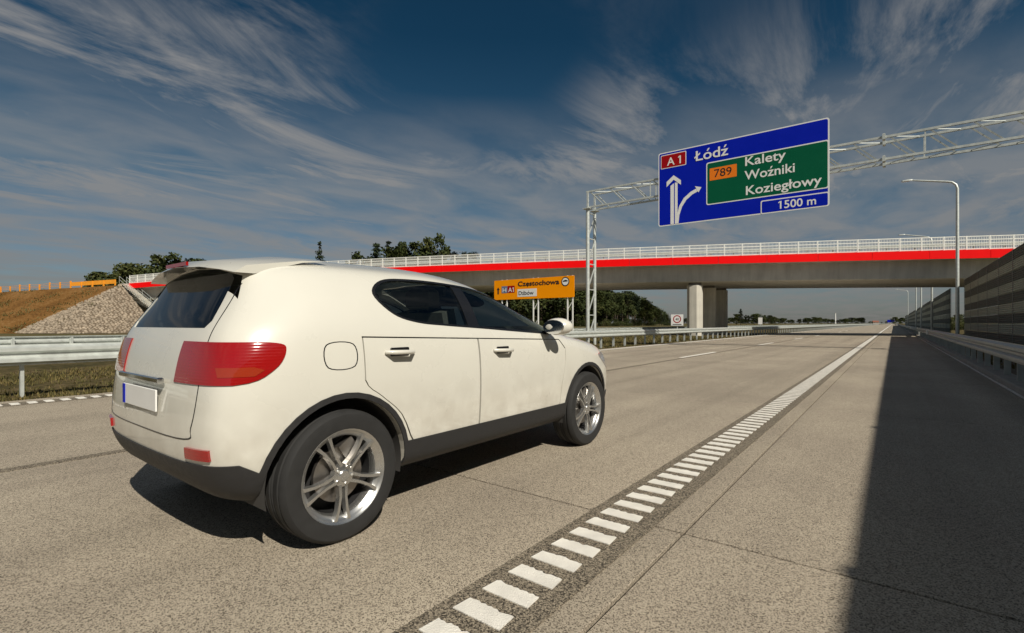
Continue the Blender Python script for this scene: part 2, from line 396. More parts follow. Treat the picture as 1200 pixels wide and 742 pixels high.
# ------------------------------------------------------------------ grass on the median (too many blades to count)
def grass(name, areas, n, hmin, hmax, label=None):
    rr = random.Random(11); vs, fs = [], []
    tot = sum(a[4] for a in areas)
    for (x0, x1, y0, y1, w, z) in areas:
        for i in range(int(n * w / tot)):
            x = rr.uniform(x0, x1); t = rr.random() ** 1.6; yy = y0 + (y1 - y0) * t
            if math.sin(x * 1.7 + 1) * math.sin(yy * .9) + rr.uniform(-1, 1) < -.35: continue
            for b in range(3):
                h = rr.uniform(hmin, hmax) * (1 + yy / 60); a = rr.uniform(0, 6.28); wd = .008 * (1 + yy / 18); le = rr.uniform(.2, 1.1) * h
                xx, y2 = x + rr.uniform(-.05, .05), yy + rr.uniform(-.05, .05); k = len(vs)
                ca, sa = math.cos(a), math.sin(a)
                vs += [(xx - sa * wd, y2 + ca * wd, z), (xx + sa * wd, y2 - ca * wd, z), (xx + ca * le, y2 + sa * le, z + h)]
                fs.append((k, k + 1, k + 2))
    me = bpy.data.meshes.new(name); me.from_pydata(vs, [], fs); me.materials.append(M['grass_blade'])
    o = link(name, me); tag(o, label, 'grass', kind='stuff'); return o
grass('grass', [(-17, -10.5, 0, 16, 3, -.05), (-21.5, -10.5, 10, 45, 4, -.05), (2.2, 4.3, 6, 50, 1, -.02)], 26000, .02, .09, 'short dry brown and green grass growing along the median strip')

# ------------------------------------------------------------------ guardrails
def wprof(face):   # W-beam cross section, bulging towards the road
    pts = [(0, -.155), (.0, -.14), (.075, -.105), (.075, -.055), (.012, -.02), (.012, .02), (.075, .055), (.075, .105), (0, .14), (0, .155)]
    return [(p * face, q * 1.07) for p, q in pts]
def guardrail(x, face, top, y0, y1, label, sp=1.333, bot=-.1, mname='galvanised'):
    """face = +1 when the traffic side is +X"""
    g = empty('guardrail', (x, y0, 0)); tag(g, label, 'guardrail', 'guardrails along the motorway')
    pr = wprof(face); pr2 = [(u - .004 * face, v) for u, v in reversed(pr)]
    L_ = 4.0
    bm_ = MB().sweep(pr + pr2 + [pr[0]], [((0, -.03, 0), (0, 1)), ((0, L_ + .02, 0), (0, 1))]).mesh('beam', M[mname], 50)
    far_len = y1 - y0; n = int(min(far_len, 152) / L_)
    for k in range(n):
        link('beam', bm_, g, (.003 * face * (k % 2), L_ * k, top - .155))
    if far_len > 152:
        MB().sweep(pr + pr2 + [pr[0]], [((0, n * L_, top - .155), (0, 1)), ((0, far_len, top - .155), (0, 1))]).build('beam', M[mname], g, 50)
    ph = top - .02 - bot
    pm = MB().box((0, 0, ph / 2), (.10, .006, ph)).box((-.048, .02, ph / 2), (.005, .045, ph)).box((.048, .02, ph / 2), (.005, .045, ph)).mesh('post', M[mname])
    sm = MB().box((0, 0, 0), (.07, .05, .2)).mesh('spacer', M[mname])
    np_ = min(int(far_len / sp), 150)
    for k in range(np_):
        yy = .17 + sp * k
        link('post', pm, g, (-.12 * face, yy, bot)); link('spacer', sm, g, (-.033 * face, yy, top - .155))
    if far_len / sp > 150:
        mb = MB()
        for k in range(150, int(min(far_len, 600) / sp)): mb.box((-.12 * face, .17 + sp * k, (top + bot) / 2), (.1, .05, top - bot))
        mb.build('post_run', M[mname], g)['kind'] = 'stuff'
    return g
gl = guardrail(-11.05, 1, .80, -4.0 - .06, 1500, 'galvanised guardrail on the near side of the grass median, beside the fast lane')
guardrail(-21.0, -1, .74, -4.3, 1500, 'galvanised guardrail on the far side of the grass median, backs of its posts showing')
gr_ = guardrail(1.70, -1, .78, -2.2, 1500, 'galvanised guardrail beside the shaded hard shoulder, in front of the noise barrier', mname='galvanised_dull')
# pale marker plate on the shoulder guardrail
MB().bevbox((-.11, 0, 0), (.02, .02, .02), .002)
p = at_depth(1087, 730.7 * 1.6 / 40)
o = MB().bevbox((0, 0, 0), (.05, .34, .27), .01).build('marker_plate', M['sign_white'], None, None, (1.57, p.y, .62)); tag(o, 'small white marker plate fixed on the guardrail beside the hard shoulder', 'marker')

# ------------------------------------------------------------------ noise barriers (9 rows of panels between steel posts)
BX, BTOP, BH = 4.5, 4.62, .5
def panel_mesh(pale):
    w, h = 3.94, BH - .012; ribs = 5; prof = []
    for i in range(ribs):
        z0 = -h / 2 + h * i / ribs; z1 = -h / 2 + h * (i + 1) / ribs; d = (z1 - z0)
        prof += [(0.02, z0 + .01), (-.015, z0 + d * .25), (-.015, z0 + d * .75), (.02, z1 - .01)]
    prof = [(.06, -h / 2)] + [(.0, -h / 2)] + prof + [(.0, h / 2), (.06, h / 2)]
    return MB().prism([(u, v) for u, v in prof], -w / 2, w / 2, 'y').mesh('panel', M['panel_pale' if pale else 'panel_dark'])
def panel_mesh2(pale):
    m_ = MB(); w, h = 3.94, BH - .012; ribs = 5; prof = [(.05, -h / 2)]
    for i in range(ribs):
        z0 = -h / 2 + h * i / ribs; d = h / ribs
        prof += [(0, z0 + .008), (-.03, z0 + d * .3), (-.03, z0 + d * .7), (0, z0 + d - .008)]
    prof += [(.05, h / 2)]
    n = len(prof); vs = [(u, -w / 2, v) for u, v in prof] + [(u, w / 2, v) for u, v in prof]
    fs = [tuple(range(n)), tuple(reversed(range(n, 2 * n)))] + [(i, (i + 1) % n, n + (i + 1) % n, n + i) for i in range(n)]
    return m_.add(vs, fs).mesh('panel', M['panel_pale' if pale else 'panel_dark'])
PM = [panel_mesh2(False), panel_mesh2(True)]
def barrier(y0, nb, n_parts, label):
    b = empty('noise_barrier', (BX, y0, 0)); tag(b, label, 'noise barrier', 'noise barriers beside the hard shoulder')
    hh = BTOP + .015
    pm = MB().box((0, 0, hh / 2), (.012, .13, hh)).box((-.075, 0, hh / 2), (.01, .12, hh)).box((.075, 0, hh / 2), (.01, .12, hh)).mesh('post', M['barrier_post'])
    cap = MB().bevbox((-.04, 0, .01), (.06, .08, .02), .006).mesh('post_cap', M['galvanised'])
    for k in range(min(nb + 1, 60)):
        po = link('post', pm, b, (0, 4 * k, -.02)); link('post_cap', cap, po, (0, 0, hh))
    MB().box((.02, nb * 2, .06), (.14, nb * 4 - .1, .14)).build('plinth', M['kerb_concrete'], b)
    rows = 9
    for k in range(min(nb, n_parts)):
        for r in range(rows):
            link('panel', PM[0 if r in (0, 8) else (r % 2)], b, (-.045, 4 * k + 2, .13 + BH * r + BH / 2))
    for par in (0, 1):
        mb = MB()
        for k in range(n_parts, nb):
            for r in range(rows):
                if (0 if r in (0, 8) else r % 2) == par: mb.box((.02, 4 * k + 2, .13 + BH * r + BH / 2), (.07, 3.9, BH - .015))
        if mb.v: mb.build('panel_run', M['panel_pale' if par else 'panel_dark'], b)['kind'] = 'stuff'
    return b
NEAR_END = 52.7
barrier(NEAR_END - 16 * 4, 16, 16, 'long striped noise barrier in front of the bridge, nearest the camera')
barrier(65.5, 60, 12, 'striped noise barrier beyond the bridge, its end showing past the lamp post')

# ------------------------------------------------------------------ street lamps
def lamp(x, y, label, H=10.4, arm=2.35, up=.42):
    s = empty('street_lamp', (x, y, 0)); tag(s, label, 'street lamp', 'street lamps behind the hard shoulder guardrail')
    r = .55; pts = [(0, 0, 0), (0, 0, H - r)] + [(-r + r * math.cos(a), 0, H - r + r * math.sin(a)) for a in (rad(30), rad(60), rad(85))] + [(-arm, 0, H + up)]
    MB().tube(pts, [.115, .085, .075, .07, .068, .055], 10).build('pole', M['galvanised'], s, 40)
    MB().box((0, 0, .02), (.36, .36, .04)).build('base_plate', M['galvanised'], s)
    hd = MB(); prof = [(-arm - .62, .02, .03), (-arm - .54, .10, .06), (-arm - .2, .14, .07), (-arm, .07, .05)]
    vs, fs = [], []
    for (xx, w, h) in prof:
        for (i, j) in ((-1, -.5), (1, -.5), (.7, 1), (-.7, 1)): vs.append((xx, i * w, H + up + .02 + j * h))
    for k in range(3):
        for i in range(4): fs.append((k * 4 + i, k * 4 + (i + 1) % 4, k * 4 + 4 + (i + 1) % 4, k * 4 + 4 + i))
    fs += [(0, 1, 2, 3), (15, 14, 13, 12)]
    hd.add(vs, fs).build('lamp_head', M['galvanised'], s, 30)
    MB().box((-arm - .38, 0, H + up - .03), (.42, .17, .02)).build('lens', M['sign_white'], s)
LX = 3.4
lamp_px = [(1122, 'tall galvanised street lamp in the gap between the two noise barriers'),
           (1092, 'street lamp behind the bridge, its head showing above the white railing'),
           (1079.5, 'street lamp beyond the bridge, third from the gap between the barriers'),
           (1073.5, 'street lamp beyond the bridge, fourth from the gap between the barriers'),
           (1064, 'farthest street lamp, a short pale pole before the vanishing point')]
for i, (px, lab) in enumerate(lamp_px):
    Z = 730.7 * LX / (px - 1047); P = at_depth(px, Z)
    lamp(P.x, P.y, lab, 10.75 if i == 0 else 10.9)

# ------------------------------------------------------------------ sign gantry
YG = 24.5
gt = empty('sign_gantry', (-13.35, YG, 0)); tag(gt, 'galvanised lattice gantry standing in the median and reaching over the road', 'gantry')
gx0 = -13.35; gx1 = 6.9
def P3(x, y, z): return (x - gx0, y, z)
Z0, Z1, D = 7.56, 8.42, .37
for (yy, zz) in ((-D, Z0), (-D, Z1), (D, Z0), (D, Z1)):
    MB().bar(P3(gx0 - .1, yy, zz), P3(gx1 + .1, yy, zz), .085, .085).build('chord', M['galvanised'], gt)
nb = 17; st = (gx1 - gx0) / nb
for k in range(nb):
    xa, xb = gx0 + st * k, gx0 + st * (k + 1)
    for yy in (-D, D):
        MB().bar(P3(xa + .12, yy, Z1), P3(xb - .25, yy, Z0), .05).build('diagonal', M['galvanised'], gt)
    MB().bar(P3(xa + .1, -D, Z1), P3(xb - .1, D, Z1), .022).bar(P3(xa + .1, D, Z0), P3(xb - .1, -D, Z0), .022).build('cross_brace', M['galvanised'], gt)
    if k % 3 == 2:
        for yy in (-D, D): MB().bar(P3(xb, yy, Z0), P3(xb, yy, Z1), .045).build('upright', M['galvanised'], gt)
fx = plane_pt(1036, 170, YG)[0]
for yy in (-D, D):
    for zz in (Z0, Z1): MB().bevbox(P3(fx, yy, zz), (.10, .24, .24), .02).build('flange', M['galvanised'], gt)
for gx in (gx0, gx1):
    for yy in (-.40, .40):
        MB().tube([P3(gx, yy, -.1), P3(gx, yy, Z0 - .1)], .105 if yy < 0 else .09, 10).build('leg', M['galvanised'], gt, 40)
        MB().bevbox(P3(gx, yy, Z0 - .09), (.42, .42, .05), .01).build('cap_plate', M['galvanised'], gt)
        MB().bar(P3(gx, yy, Z0 - .06), P3(gx, yy, Z1), .09).build('upright', M['galvanised'], gt)
    zb = .2; n = 5; dz = (Z0 - .5) / n
    for k in range(n):
        MB().bar(P3(gx, -.40, zb + dz * k), P3(gx, .40, zb + dz * (k + 1) - .1), .05).build('leg_brace', M['galvanised'], gt)
        MB().bar(P3(gx, -.40, zb + dz * (k + 1)), P3(gx, .40, zb + dz * (k + 1)), .05).build('leg_brace', M['galvanised'], gt)
# the blue direction sign hung on it
YS = YG - .55
def z1(x, y): return (660 + x / 3.529, 120 + y / 3.529)
xl, zb_ = plane_pt(*z1(394, 515), YS); xr, zt_ = plane_pt(*z1(1101, 62), YS); _, zb2 = plane_pt(*z1(1103, 428), YS); _, zt2 = plane_pt(*z1(392, 213), YS)
zb_ = (zb_ + zb2) / 2; zt_ = (zt_ + zt2) / 2
org = (xl, YS, zb_); SWd, SHt = xr - xl, zt_ - zb_
sg = empty('direction_sign', org); tag(sg, 'large blue and green motorway direction sign hanging from the gantry', 'road sign')
def rrect(x0, z0, x1, z1_, r, n=4):
    pts = []
    for (cx, cz, a0) in ((x1 - r, z0 + r, -90), (x1 - r, z1_ - r, 0), (x0 + r, z1_ - r, 90), (x0 + r, z0 + r, 180)):
        for i in range(n + 1):
            a = rad(a0 + 90 * i / n); pts.append((cx + r * math.cos(a), cz + r * math.sin(a)))
    return pts
def U(x, y):
    X, Zz = plane_pt(*z1(x, y), YS); return X - org[0], Zz - org[2]
MB().prism(rrect(0, 0, SWd, SHt, .10), 0, .03).build('sign_edge', M['sign_white'], sg)
MB().prism(rrect(.05, .05, SWd - .05, SHt - .05, .08), -.004, -.001).build('blue_field', M['sign_blue'], sg)
gx_0, gz_t = U(592, 250); _, gz_b = U(592, 425); _, gz_t2 = U(1101, 154); _, gz_b2 = U(1101, 355)
gz_t = (gz_t + gz_t2) / 2; gz_b = (gz_b + gz_b2) / 2
MB().prism(rrect(gx_0, gz_b, SWd - .01, gz_t, .09), -.008, -.005).build('white_border', M['sign_white'], sg)
MB().prism(rrect(gx_0 + .05, gz_b + .05, SWd - .06, gz_t - .05, .07), -.012, -.009).build('green_field', M['sign_green'], sg)
bx0, bz_t = U(817, 408); _, bz2 = U(1101, 368)
bz_t = (bz_t + bz2) / 2
MB().prism(rrect(bx0, .0, SWd - .01, bz_t, .07), -.008, -.005).build('white_border', M['sign_white'], sg)
MB().prism(rrect(bx0 + .045, .045, SWd - .055, bz_t - .045, .05), -.012, -.009).build('blue_field', M['sign_blue'], sg)
ax0, az1 = U(404, 222); ax1, az0 = U(509, 258)
MB().prism(rrect(ax0, az0, ax1, az1, .05), -.008, -.005).build('white_border', M['sign_white'], sg)
MB().prism(rrect(ax0 + .035, az0 + .035, ax1 - .035, az1 - .035, .03), -.012, -.009).build('red_badge', M['sign_red'], sg)
ox0, oz1 = U(606, 275); ox1, oz0 = U(718, 306)
MB().prism(rrect(ox0, oz0, ox1, oz1, .02), -.017, -.013).build('orange_badge', M['sign_badge'], sg)
def tx(s, a, b, cap, m_, y=-.018, bold=.012): put_text(s, sg, org, YS, z1(*a), z1(*b), cap / 3.529, M[m_], y, bold)
tx('A 1', (430, 262), (487, 252), 33, 'sign_white', bold=.012)
tx('Łódź', (543, 242), (683, 219), 42, 'sign_white')
tx('789', (625, 310), (697, 299), 34, 'sign_black', -.022, .002)
tx('Kalety', (753, 263), (921, 234), 38, 'sign_white')
tx('Woźniki', (750, 322), (958, 287), 38, 'sign_white')
tx('Koziegłowy', (756, 385), (1070, 336), 38, 'sign_white')
tx('1500 m', (890, 441), (1046, 421), 33, 'sign_white', bold=.012)
# arrows
def poly_px(pts, name, m_, y=-.008): MB().prism([U(*q) for q in pts], y, y + .003).build(name, M[m_], sg)
poly_px([(444, 505), (458, 503), (458, 335), (444, 346)], 'arrow', 'sign_white')
poly_px([(462, 502.5), (473, 501), (473, 332), (462, 332)], 'arrow', 'sign_white')
poly_px([(457, 302), (487, 322), (487, 341), (457, 320), (428, 351), (428, 330)], 'arrow', 'sign_white', -.0125)
cv = [(474, 500), (476, 465), (486, 430), (504, 400), (530, 376), (556, 361)]; wv = [3, 5, 6, 6.5, 6.5, 6.5]
lft, rgt = [], []
for i, (x, y) in enumerate(cv):
    a, b = cv[max(i - 1, 0)], cv[min(i + 1, len(cv) - 1)]; dx, dy = b[0] - a[0], b[1] - a[1]; l = math.hypot(dx, dy)
    lft.append((x + dy / l * wv[i], y - dx / l * wv[i])); rgt.append((x - dy / l * wv[i], y + dx / l * wv[i]))
mb = MB(); q0 = [U(*a) for a in lft + rgt]; n = len(cv)
for i in range(n - 1):
    mb.add([(q0[i][0], -.0085, q0[i][1]), (q0[i + 1][0], -.0085, q0[i + 1][1]), (q0[n + i + 1][0], -.0085, q0[n + i + 1][1]), (q0[n + i][0], -.0085, q0[n + i][1])], [(0, 1, 2, 3)])
mb.build('arrow', M['sign_white'], sg)
poly_px([(572, 351), (545, 347), (551, 356), (553, 366), (560, 372)], 'arrow', 'sign_white', -.0125)
for k in range(6):
    MB().box((SWd * (k + .5) / 6, .10, SHt * .55), (.07, .14, SHt * .9)).build('bracket', M['galvanised'], sg)

# ------------------------------------------------------------------ orange detour sign
YO = 20.3
def z3(x, y): return (560 + x / 8.243, 310 + y / 8.243)
ol, ob = plane_pt(*z3(158, 350), YO); orr, ot = plane_pt(*z3(930, 105), YO); _, ob2 = plane_pt(*z3(932, 308), YO); _, ot2 = plane_pt(*z3(160, 158), YO)
ob = (ob + ob2) / 2; ot = (ot + ot2) / 2; org2 = (ol, YO, ob); OW, OH = orr - ol, ot - ob
os_ = empty('detour_sign', (ol, YO, 0)); tag(os_, 'orange detour sign on three white lattice stands in the median', 'road sign')
pn = MB().prism(rrect(0, ob, OW, ot, .03), 0, .03).build('panel', M['sign_orange'], os_)
def V_(x, y):
    X, Zz = plane_pt(*z3(x, y), YO); return X - ol, Zz
o3 = (ol, YO, 0)
def tx3(s, a, b, cap, m_, y=-.012, bold=.012): put_text(s, pn, o3, YO, z3(*a), z3(*b), cap / 8.243, M[m_], y, bold)
tx3('Częstochowa', (388, 210), (788, 187), 46, 'sign_black', bold=.02)
a, b = V_(383, 240), V_(569, 306); MB().prism(rrect(a[0], b[1], b[0], a[1] , .02), -.006, -.002).build('white_plate', M['sign_white'], pn)
tx3('Dźbów', (395, 299), (540, 286), 38, 'sign_black')
c0 = V_(845, 165); rO = .2
def disc(cx, cz, r, y, m_, name): MB().prism([(cx + r * math.cos(i * math.pi / 12), cz + r * math.sin(i * math.pi / 12)) for i in range(24)], y, y + .003).build(name, M[m_], pn)
disc(c0[0], c0[1], .225, -.005, 'sign_black', 'symbol'); disc(c0[0], c0[1], .175, -.009, 'sign_white', 'symbol')
MB().prism([(c0[0] - .13, c0[1] - .01), (c0[0] + .13, c0[1] + .0), (c0[0] + .13, c0[1] + .05), (c0[0] + .02, c0[1] + .085), (c0[0] - .08, c0[1] + .06), (c0[0] - .13, c0[1] + .03)], -.013, -.010).build('symbol', M['sign_black'], pn)
a, b = V_(230, 212), V_(285, 276); MB().prism(rrect(a[0], b[1], b[0], a[1], .02), -.006, -.002).build('blue_plate', M['sign_steelblue'], pn)
a, b = V_(287, 208), V_(356, 272); MB().prism(rrect(a[0], b[1], b[0], a[1], .02), -.006, -.002).build('red_plate', M['sign_red'], pn)
tx3('H', (240, 270), (276, 268), 44, 'sign_white'); tx3('A1', (294, 267), (348, 264), 44, 'sign_white')
a, b = V_(190, 228), V_(203, 288); MB().prism([(a[0], b[1]), (b[0], b[1]), (b[0], a[1] - .1), (b[0] + .06, a[1] - .1), ((a[0] + b[0]) / 2, a[1] + .03), (a[0] - .06, a[1] - .1), (a[0], a[1] - .1)], -.006, -.002).build('arrow', M['sign_black'], pn)
for (xa, xb) in ((228, 275), (530, 577), (861, 910)):
    l0, l1 = V_(xa, 300)[0], V_(xb, 300)[0]
    for l in (l0, l1): MB().bar((l, .06, -.1), (l, .06, ot + .02), .05).build('post', M['white_steel'], os_)
    zz = .1
    while zz < ob - .35:
        MB().bar((l0, .06, zz), (l1, .06, zz + .42), .028).build('brace', M['white_steel'], os_); zz += .85

# small white signs in the median
def small_sign(px, pyt, pyb, X, label, wpx, ring=True):
    Z = 730.7 * X / (1047 - px); P = at_depth(px, Z); zt = EYE + (HOR - pyt) / F * Z; zb = EYE + (HOR - pyb) / F * Z
    s = empty('prohibition_sign', (P.x, P.y, 0)); tag(s, label, 'road sign'); s.rotation_euler = (0, 0, .12)
    w = wpx * Z / F * .98
    MB().tube([(0, .04, -.1), (0, .04, zt - .1)], .035, 8).build('post', M['galvanised'], s, 40)
    b = MB().prism(rrect(-w / 2, zb, w / 2, zt, .03), -.01, .015).build('panel', M['sign_white'], s)
    MB().prism(rrect(-w / 2, zb, w / 2, zb + .03, .01), -.014, -.011).build('edge_strip', M['sign_black'], b)
    if ring:
        r = w * .33; cz = zb + (zt - zb) * .60; n = 24; vs, fs = [], []
        for i in range(n):
            t = 2 * math.pi * i / n
            for q in (r, r * .76): vs.append((q * math.cos(t), -.015, cz + q * math.sin(t)))
        for i in range(n): fs.append((2 * i, 2 * i + 1, (2 * i + 3) % (2 * n), (2 * i + 2) % (2 * n)))
        MB().add(vs, fs).build('ring', M['sign_red'], b)
        me = text_mesh('40', M['sign_black'], .01); k = r * .85
        for v in me.vertices: v.co = Vector(((v.co.x - (me['x0'] + me['x1']) / 2) * k * 1.0, -.016, cz + (v.co.y - .36) * k))
        link('lettering', me, b)
        MB().box((0, -.016, zb + (zt - zb) * .14), (w * .72, .004, .05)).build('text_strip', M['sign_black'], b)
    return s
small_sign(793.5, 368.6, 382.2, 13.3, 'square white sign with a red ring, behind the median guardrail before the pier', 14.2)
small_sign(891, 372.2, 380.5, 13.6, 'small pale sign in the median beyond the bridge piers', 4.5, False)
# ------------------------------------------------------------------ bridge
Q0 = Vector((-14.58, 46.75)); UB = Vector((-.9407, -.3391)); NB = Vector((-.3391, .9407))   # near edge: point, heading to the left, normal away from the camera
BW = 12.6
def rail_top(s): return 8.57 - (.00016 if s < 30 else .0004) * (s - 30) ** 2
def bp(s, n, dz): v = Q0 + UB * s + NB * n; return Vector((v.x, v.y, rail_top(s) + dz))
S0, S1 = -46.0, 74.0
bridge = empty('road_bridge', (0, 0, 0)); tag(bridge, 'road bridge with red edge panels and white railings crossing the motorway', 'bridge')
def run(prof, s0, s1, name, m_, parent, step=4.0, smooth=None):
    """closed profile (n, dz) swept along the bridge"""
    k = max(1, int(round((s1 - s0) / step))); vs, fs, n = [], [], len(prof)
    for i in range(k + 1):
        s = s0 + (s1 - s0) * i / k
        vs += [bp(s, a, b) for a, b in prof]
    for i in range(k):
        for j in range(n): fs.append((i * n + j, i * n + (j + 1) % n, (i + 1) * n + (j + 1) % n, (i + 1) * n + j))
    fs += [tuple(range(n)), tuple(range(k * n + n - 1, k * n - 1, -1))]
    return MB().add(vs, fs).build(name, m_, parent, smooth)
run([(.06, -1.15), (BW - .06, -1.15), (BW - .06, -1.60), (BW - 1.2, -1.85), (BW - 1.6, -1.87), (1.6, -1.87), (1.2, -1.85), (.06, -1.60)], S0, S1, 'deck', M['concrete_girder'], bridge)
run([(1.0, -1.80), (1.15, -3.28), (1.3, -3.36), (BW - 1.3, -3.36), (BW - 1.15, -3.28), (BW - 1.0, -1.80)], S0, S1, 'girder', M['concrete_girder'], bridge)
# red edge panels, each 4 m long
for side in (0, 1):
    s = S0
    while s < S1 - .1:
        a, b = s + .014, min(s + 4, S1) - .014
        pr = [(-.0, -1.10), (.30, -1.10), (.30, -1.14), (.055, -1.14), (.055, -1.79), (0, -1.79)]
        if side: pr = [(BW - u, v) for u, v in pr]
        run(pr, a, b, 'edge_panel', M['red_panel'], bridge, 4.0); s += 4
# railing: post every 1.5 m with a barred panel between
BAY = 1.5; nbay = int((S1 - S0) / BAY)
pst = MB().box((0, 0, -.55), (.08, .08, 1.14)).mesh('railing_post', M['white_steel'])
bars_ = MB()
for i in range(1, 14): bars_.box((-BAY * i / 14, 0, -.55), (.022, .02, .95))
for zz in (-.02, -.30, -1.02): bars_.box((-BAY / 2, 0, zz), (BAY + .0, .06 if zz > -.1 else .04, .065))
pan = bars_.mesh('railing_panel', M['white_steel'])
ang = math.atan2(-UB.y, -UB.x)
for side in (0, 1):
    for k in range(nbay + 1):
        s = S0 + k * BAY; n_ = .14 if side == 0 else BW - .14
        p0, p1 = bp(s, n_, 0), bp(s + BAY, n_, 0)
        pitch = math.atan2(p1.z - p0.z, BAY)
        if side == 0: link('railing_post', pst, bridge, p0).rotation_euler = (0, 0, ang)
        if k < nbay and side == 0:
            o = link('railing_panel', pan, bridge, p0); o.rotation_euler = (0, pitch, ang)
mb = MB()
for k in range(nbay + 1):
    p0 = bp(S0 + k * BAY, BW - .14, 0); mb.box(p0 + Vector((0, 0, -.55)), (.06, .06, 1.14), ang)
    if k < nbay:
        for i in range(1, 14): mb.box(bp(S0 + k * BAY + BAY * i / 14, BW - .14, -.55), (.022, .02, .95), ang)
o = mb.build('far_railing', M['white_steel'], bridge); o['kind'] = 'stuff'
run([(BW - .16, 0), (BW - .12, 0), (BW - .12, -.05), (BW - .16, -.05)], S0, S1, 'railing_rail', M['white_steel'], bridge)
# crash barrier on the deck behind the railing
wp = [(.95, -.40), (.95, -.72), (.93, -.72), (.88, -.68), (.88, -.62), (.94, -.58), (.94, -.54), (.88, -.50), (.88, -.44), (.93, -.40)]
run(wp, S0, S1, 'crash_rail', M['galvanised'], bridge)
run([(BW - u, v) for u, v in wp], S0, S1, 'crash_rail', M['galvanised'], bridge)
cp = MB().box((0, 0, -.35), (.10, .12, .75)).mesh('crash_post', M['panel_dark'])
for k in range(int((S1 - S0) / 2)):
    link('crash_post', cp, bridge, bp(S0 + 2 * k + .6, 1.05, -.42)).rotation_euler = (0, 0, ang)
run([(.25, -1.02), (.9, -1.02), (.9, -1.15), (.25, -1.15)], S0, S1, 'walkway_kerb', M['concrete_pale'], bridge)
# piers
def pier(x, y, top, label=None):
    w, d, ch = 1.36, 1.15, .34
    o8 = [(-w / 2 + ch, -d / 2), (w / 2 - ch, -d / 2), (w / 2, -d / 2 + ch), (w / 2, d / 2 - ch), (w / 2 - ch, d / 2), (-w / 2 + ch, d / 2), (-w / 2, d / 2 - ch), (-w / 2, -d / 2 + ch)]
    p = MB().prism(o8, -.1, top - .22, 'z').build('pier', M['concrete_pale'], bridge, None, (x, y, 0))
    MB().prism([(a * .82, b * .82) for a, b in o8], top - .22, top + .06, 'z').build('pier_bearing', M['concrete_dark'], p)
    return p
for s_, pts in ((None, [(-15.2, 48.6), (-15.2, 53.1), (-15.2, 57.6)]),):
    for x, y in pts: pier(x, y, 5.02)
for xs in (-43.5, 8.6):
    for k in range(3):
        s = (Q0.x - xs) / .9407; x, y = xs, 48.6 + 4.5 * k - (Q0.x - xs) * .3391 / .9407
        pier(x, y, rail_top(s) - 3.36)
# abutments
def abutment(s, w):
    c = bp(s, BW / 2, 0); a = math.atan2(UB.y, UB.x)
    MB().box((c.x, c.y, (c.z - 1.2) / 2 - .3), (1.6, BW - .3, c.z - 1.2 + .6), a).build('abutment', M['concrete_pale'], bridge)
abutment(S1 + .2, 1); abutment(S0 - .2, 1)

# ------------------------------------------------------------------ embankments: terrain in bridge coordinates
def crest(s):                      # height of the road on the embankment
    if s > 60: return max(.2, rail_top(74) - 1.15 - .0165 * (s - 74) - .00005 * (s - 74) ** 2)
    return rail_top(S0) - 1.15 - .02 * (S0 - s)
def bank(name, sgn, s_end, length):
    """sgn +1: runs on to the left of the bridge, -1: to the right"""
    vs, fs = [], []; ns, rows = 60, [(-11.0, 0), (-8, 1), (-5, 2), (-2.5, 3), (-.6, 4), (BW + .6, 4), (BW + 4, 2.4), (BW + 11, 0)]
    def hgt(n, h):
        if n < -.6: return h * max(0, (n + 10.6) / 10.0)
        if n > BW + .6: return h * max(0, 1 - (n - BW - .6) / 10.4)
        return h
    cols = []
    for i in range(ns + 1):
        s = s_end + sgn * length * i / ns; cols.append((s, crest(s)))
    nn = [-12 + .8 * i for i in range(int((BW + 24) / .8) + 1)]
    for (s, h) in cols:
        for n_ in nn:
            v = Q0 + UB * s + NB * n_
            z = hgt(n_, h); z += 0 if z <= 0 or z >= h - .01 else R.uniform(-.06, .06)
            vs.append((v.x, v.y, z - .12))
    m_ = len(nn)
    for i in range(ns):
        for j in range(m_ - 1): fs.append((i * m_ + j, i * m_ + j + 1, (i + 1) * m_ + j + 1, (i + 1) * m_ + j))
    o = MB().add(vs, fs).build(name, M['bank_soil'], None, 60); o['kind'] = 'structure'; return o
bank('embankment', 1, S1 + 1.2, 120); bank('far_embankment', -1, S0 - 1.2, 60)
vs, fs = [], []; rr = random.Random(31)
for i in range(5200):
    s_ = S1 + rr.uniform(-1, 75); q = rr.random() ** .8; h0 = crest(s_); n_ = -.6 - 10 * q
    if math.sin(s_ * .9) + math.sin(n_ * 1.7 + s_ * .3) + rr.uniform(-1.2, 1.2) < .5: continue
    v = Q0 + UB * s_ + NB * n_; z = h0 * (1 - q) - .14
    for b in range(4):
        a = rr.uniform(0, 6.28); h = rr.uniform(.06, .30); w = rr.uniform(.03, .07); k = len(vs); x, y = v.x + rr.uniform(-.25, .25), v.y + rr.uniform(-.25, .25)
        vs += [(x - w * math.sin(a), y + w * math.cos(a), z), (x + w * math.sin(a), y - w * math.cos(a), z), (x + h * .6 * math.cos(a), y + h * .6 * math.sin(a), z + h)]; fs.append((k, k + 1, k + 2))
o = MB().add(vs, fs).build('weeds', M['grass_blade'], None, None, None, None, False); tag(o, 'sparse dry weeds scattered over the brown embankment slope', 'weeds', kind='stuff')
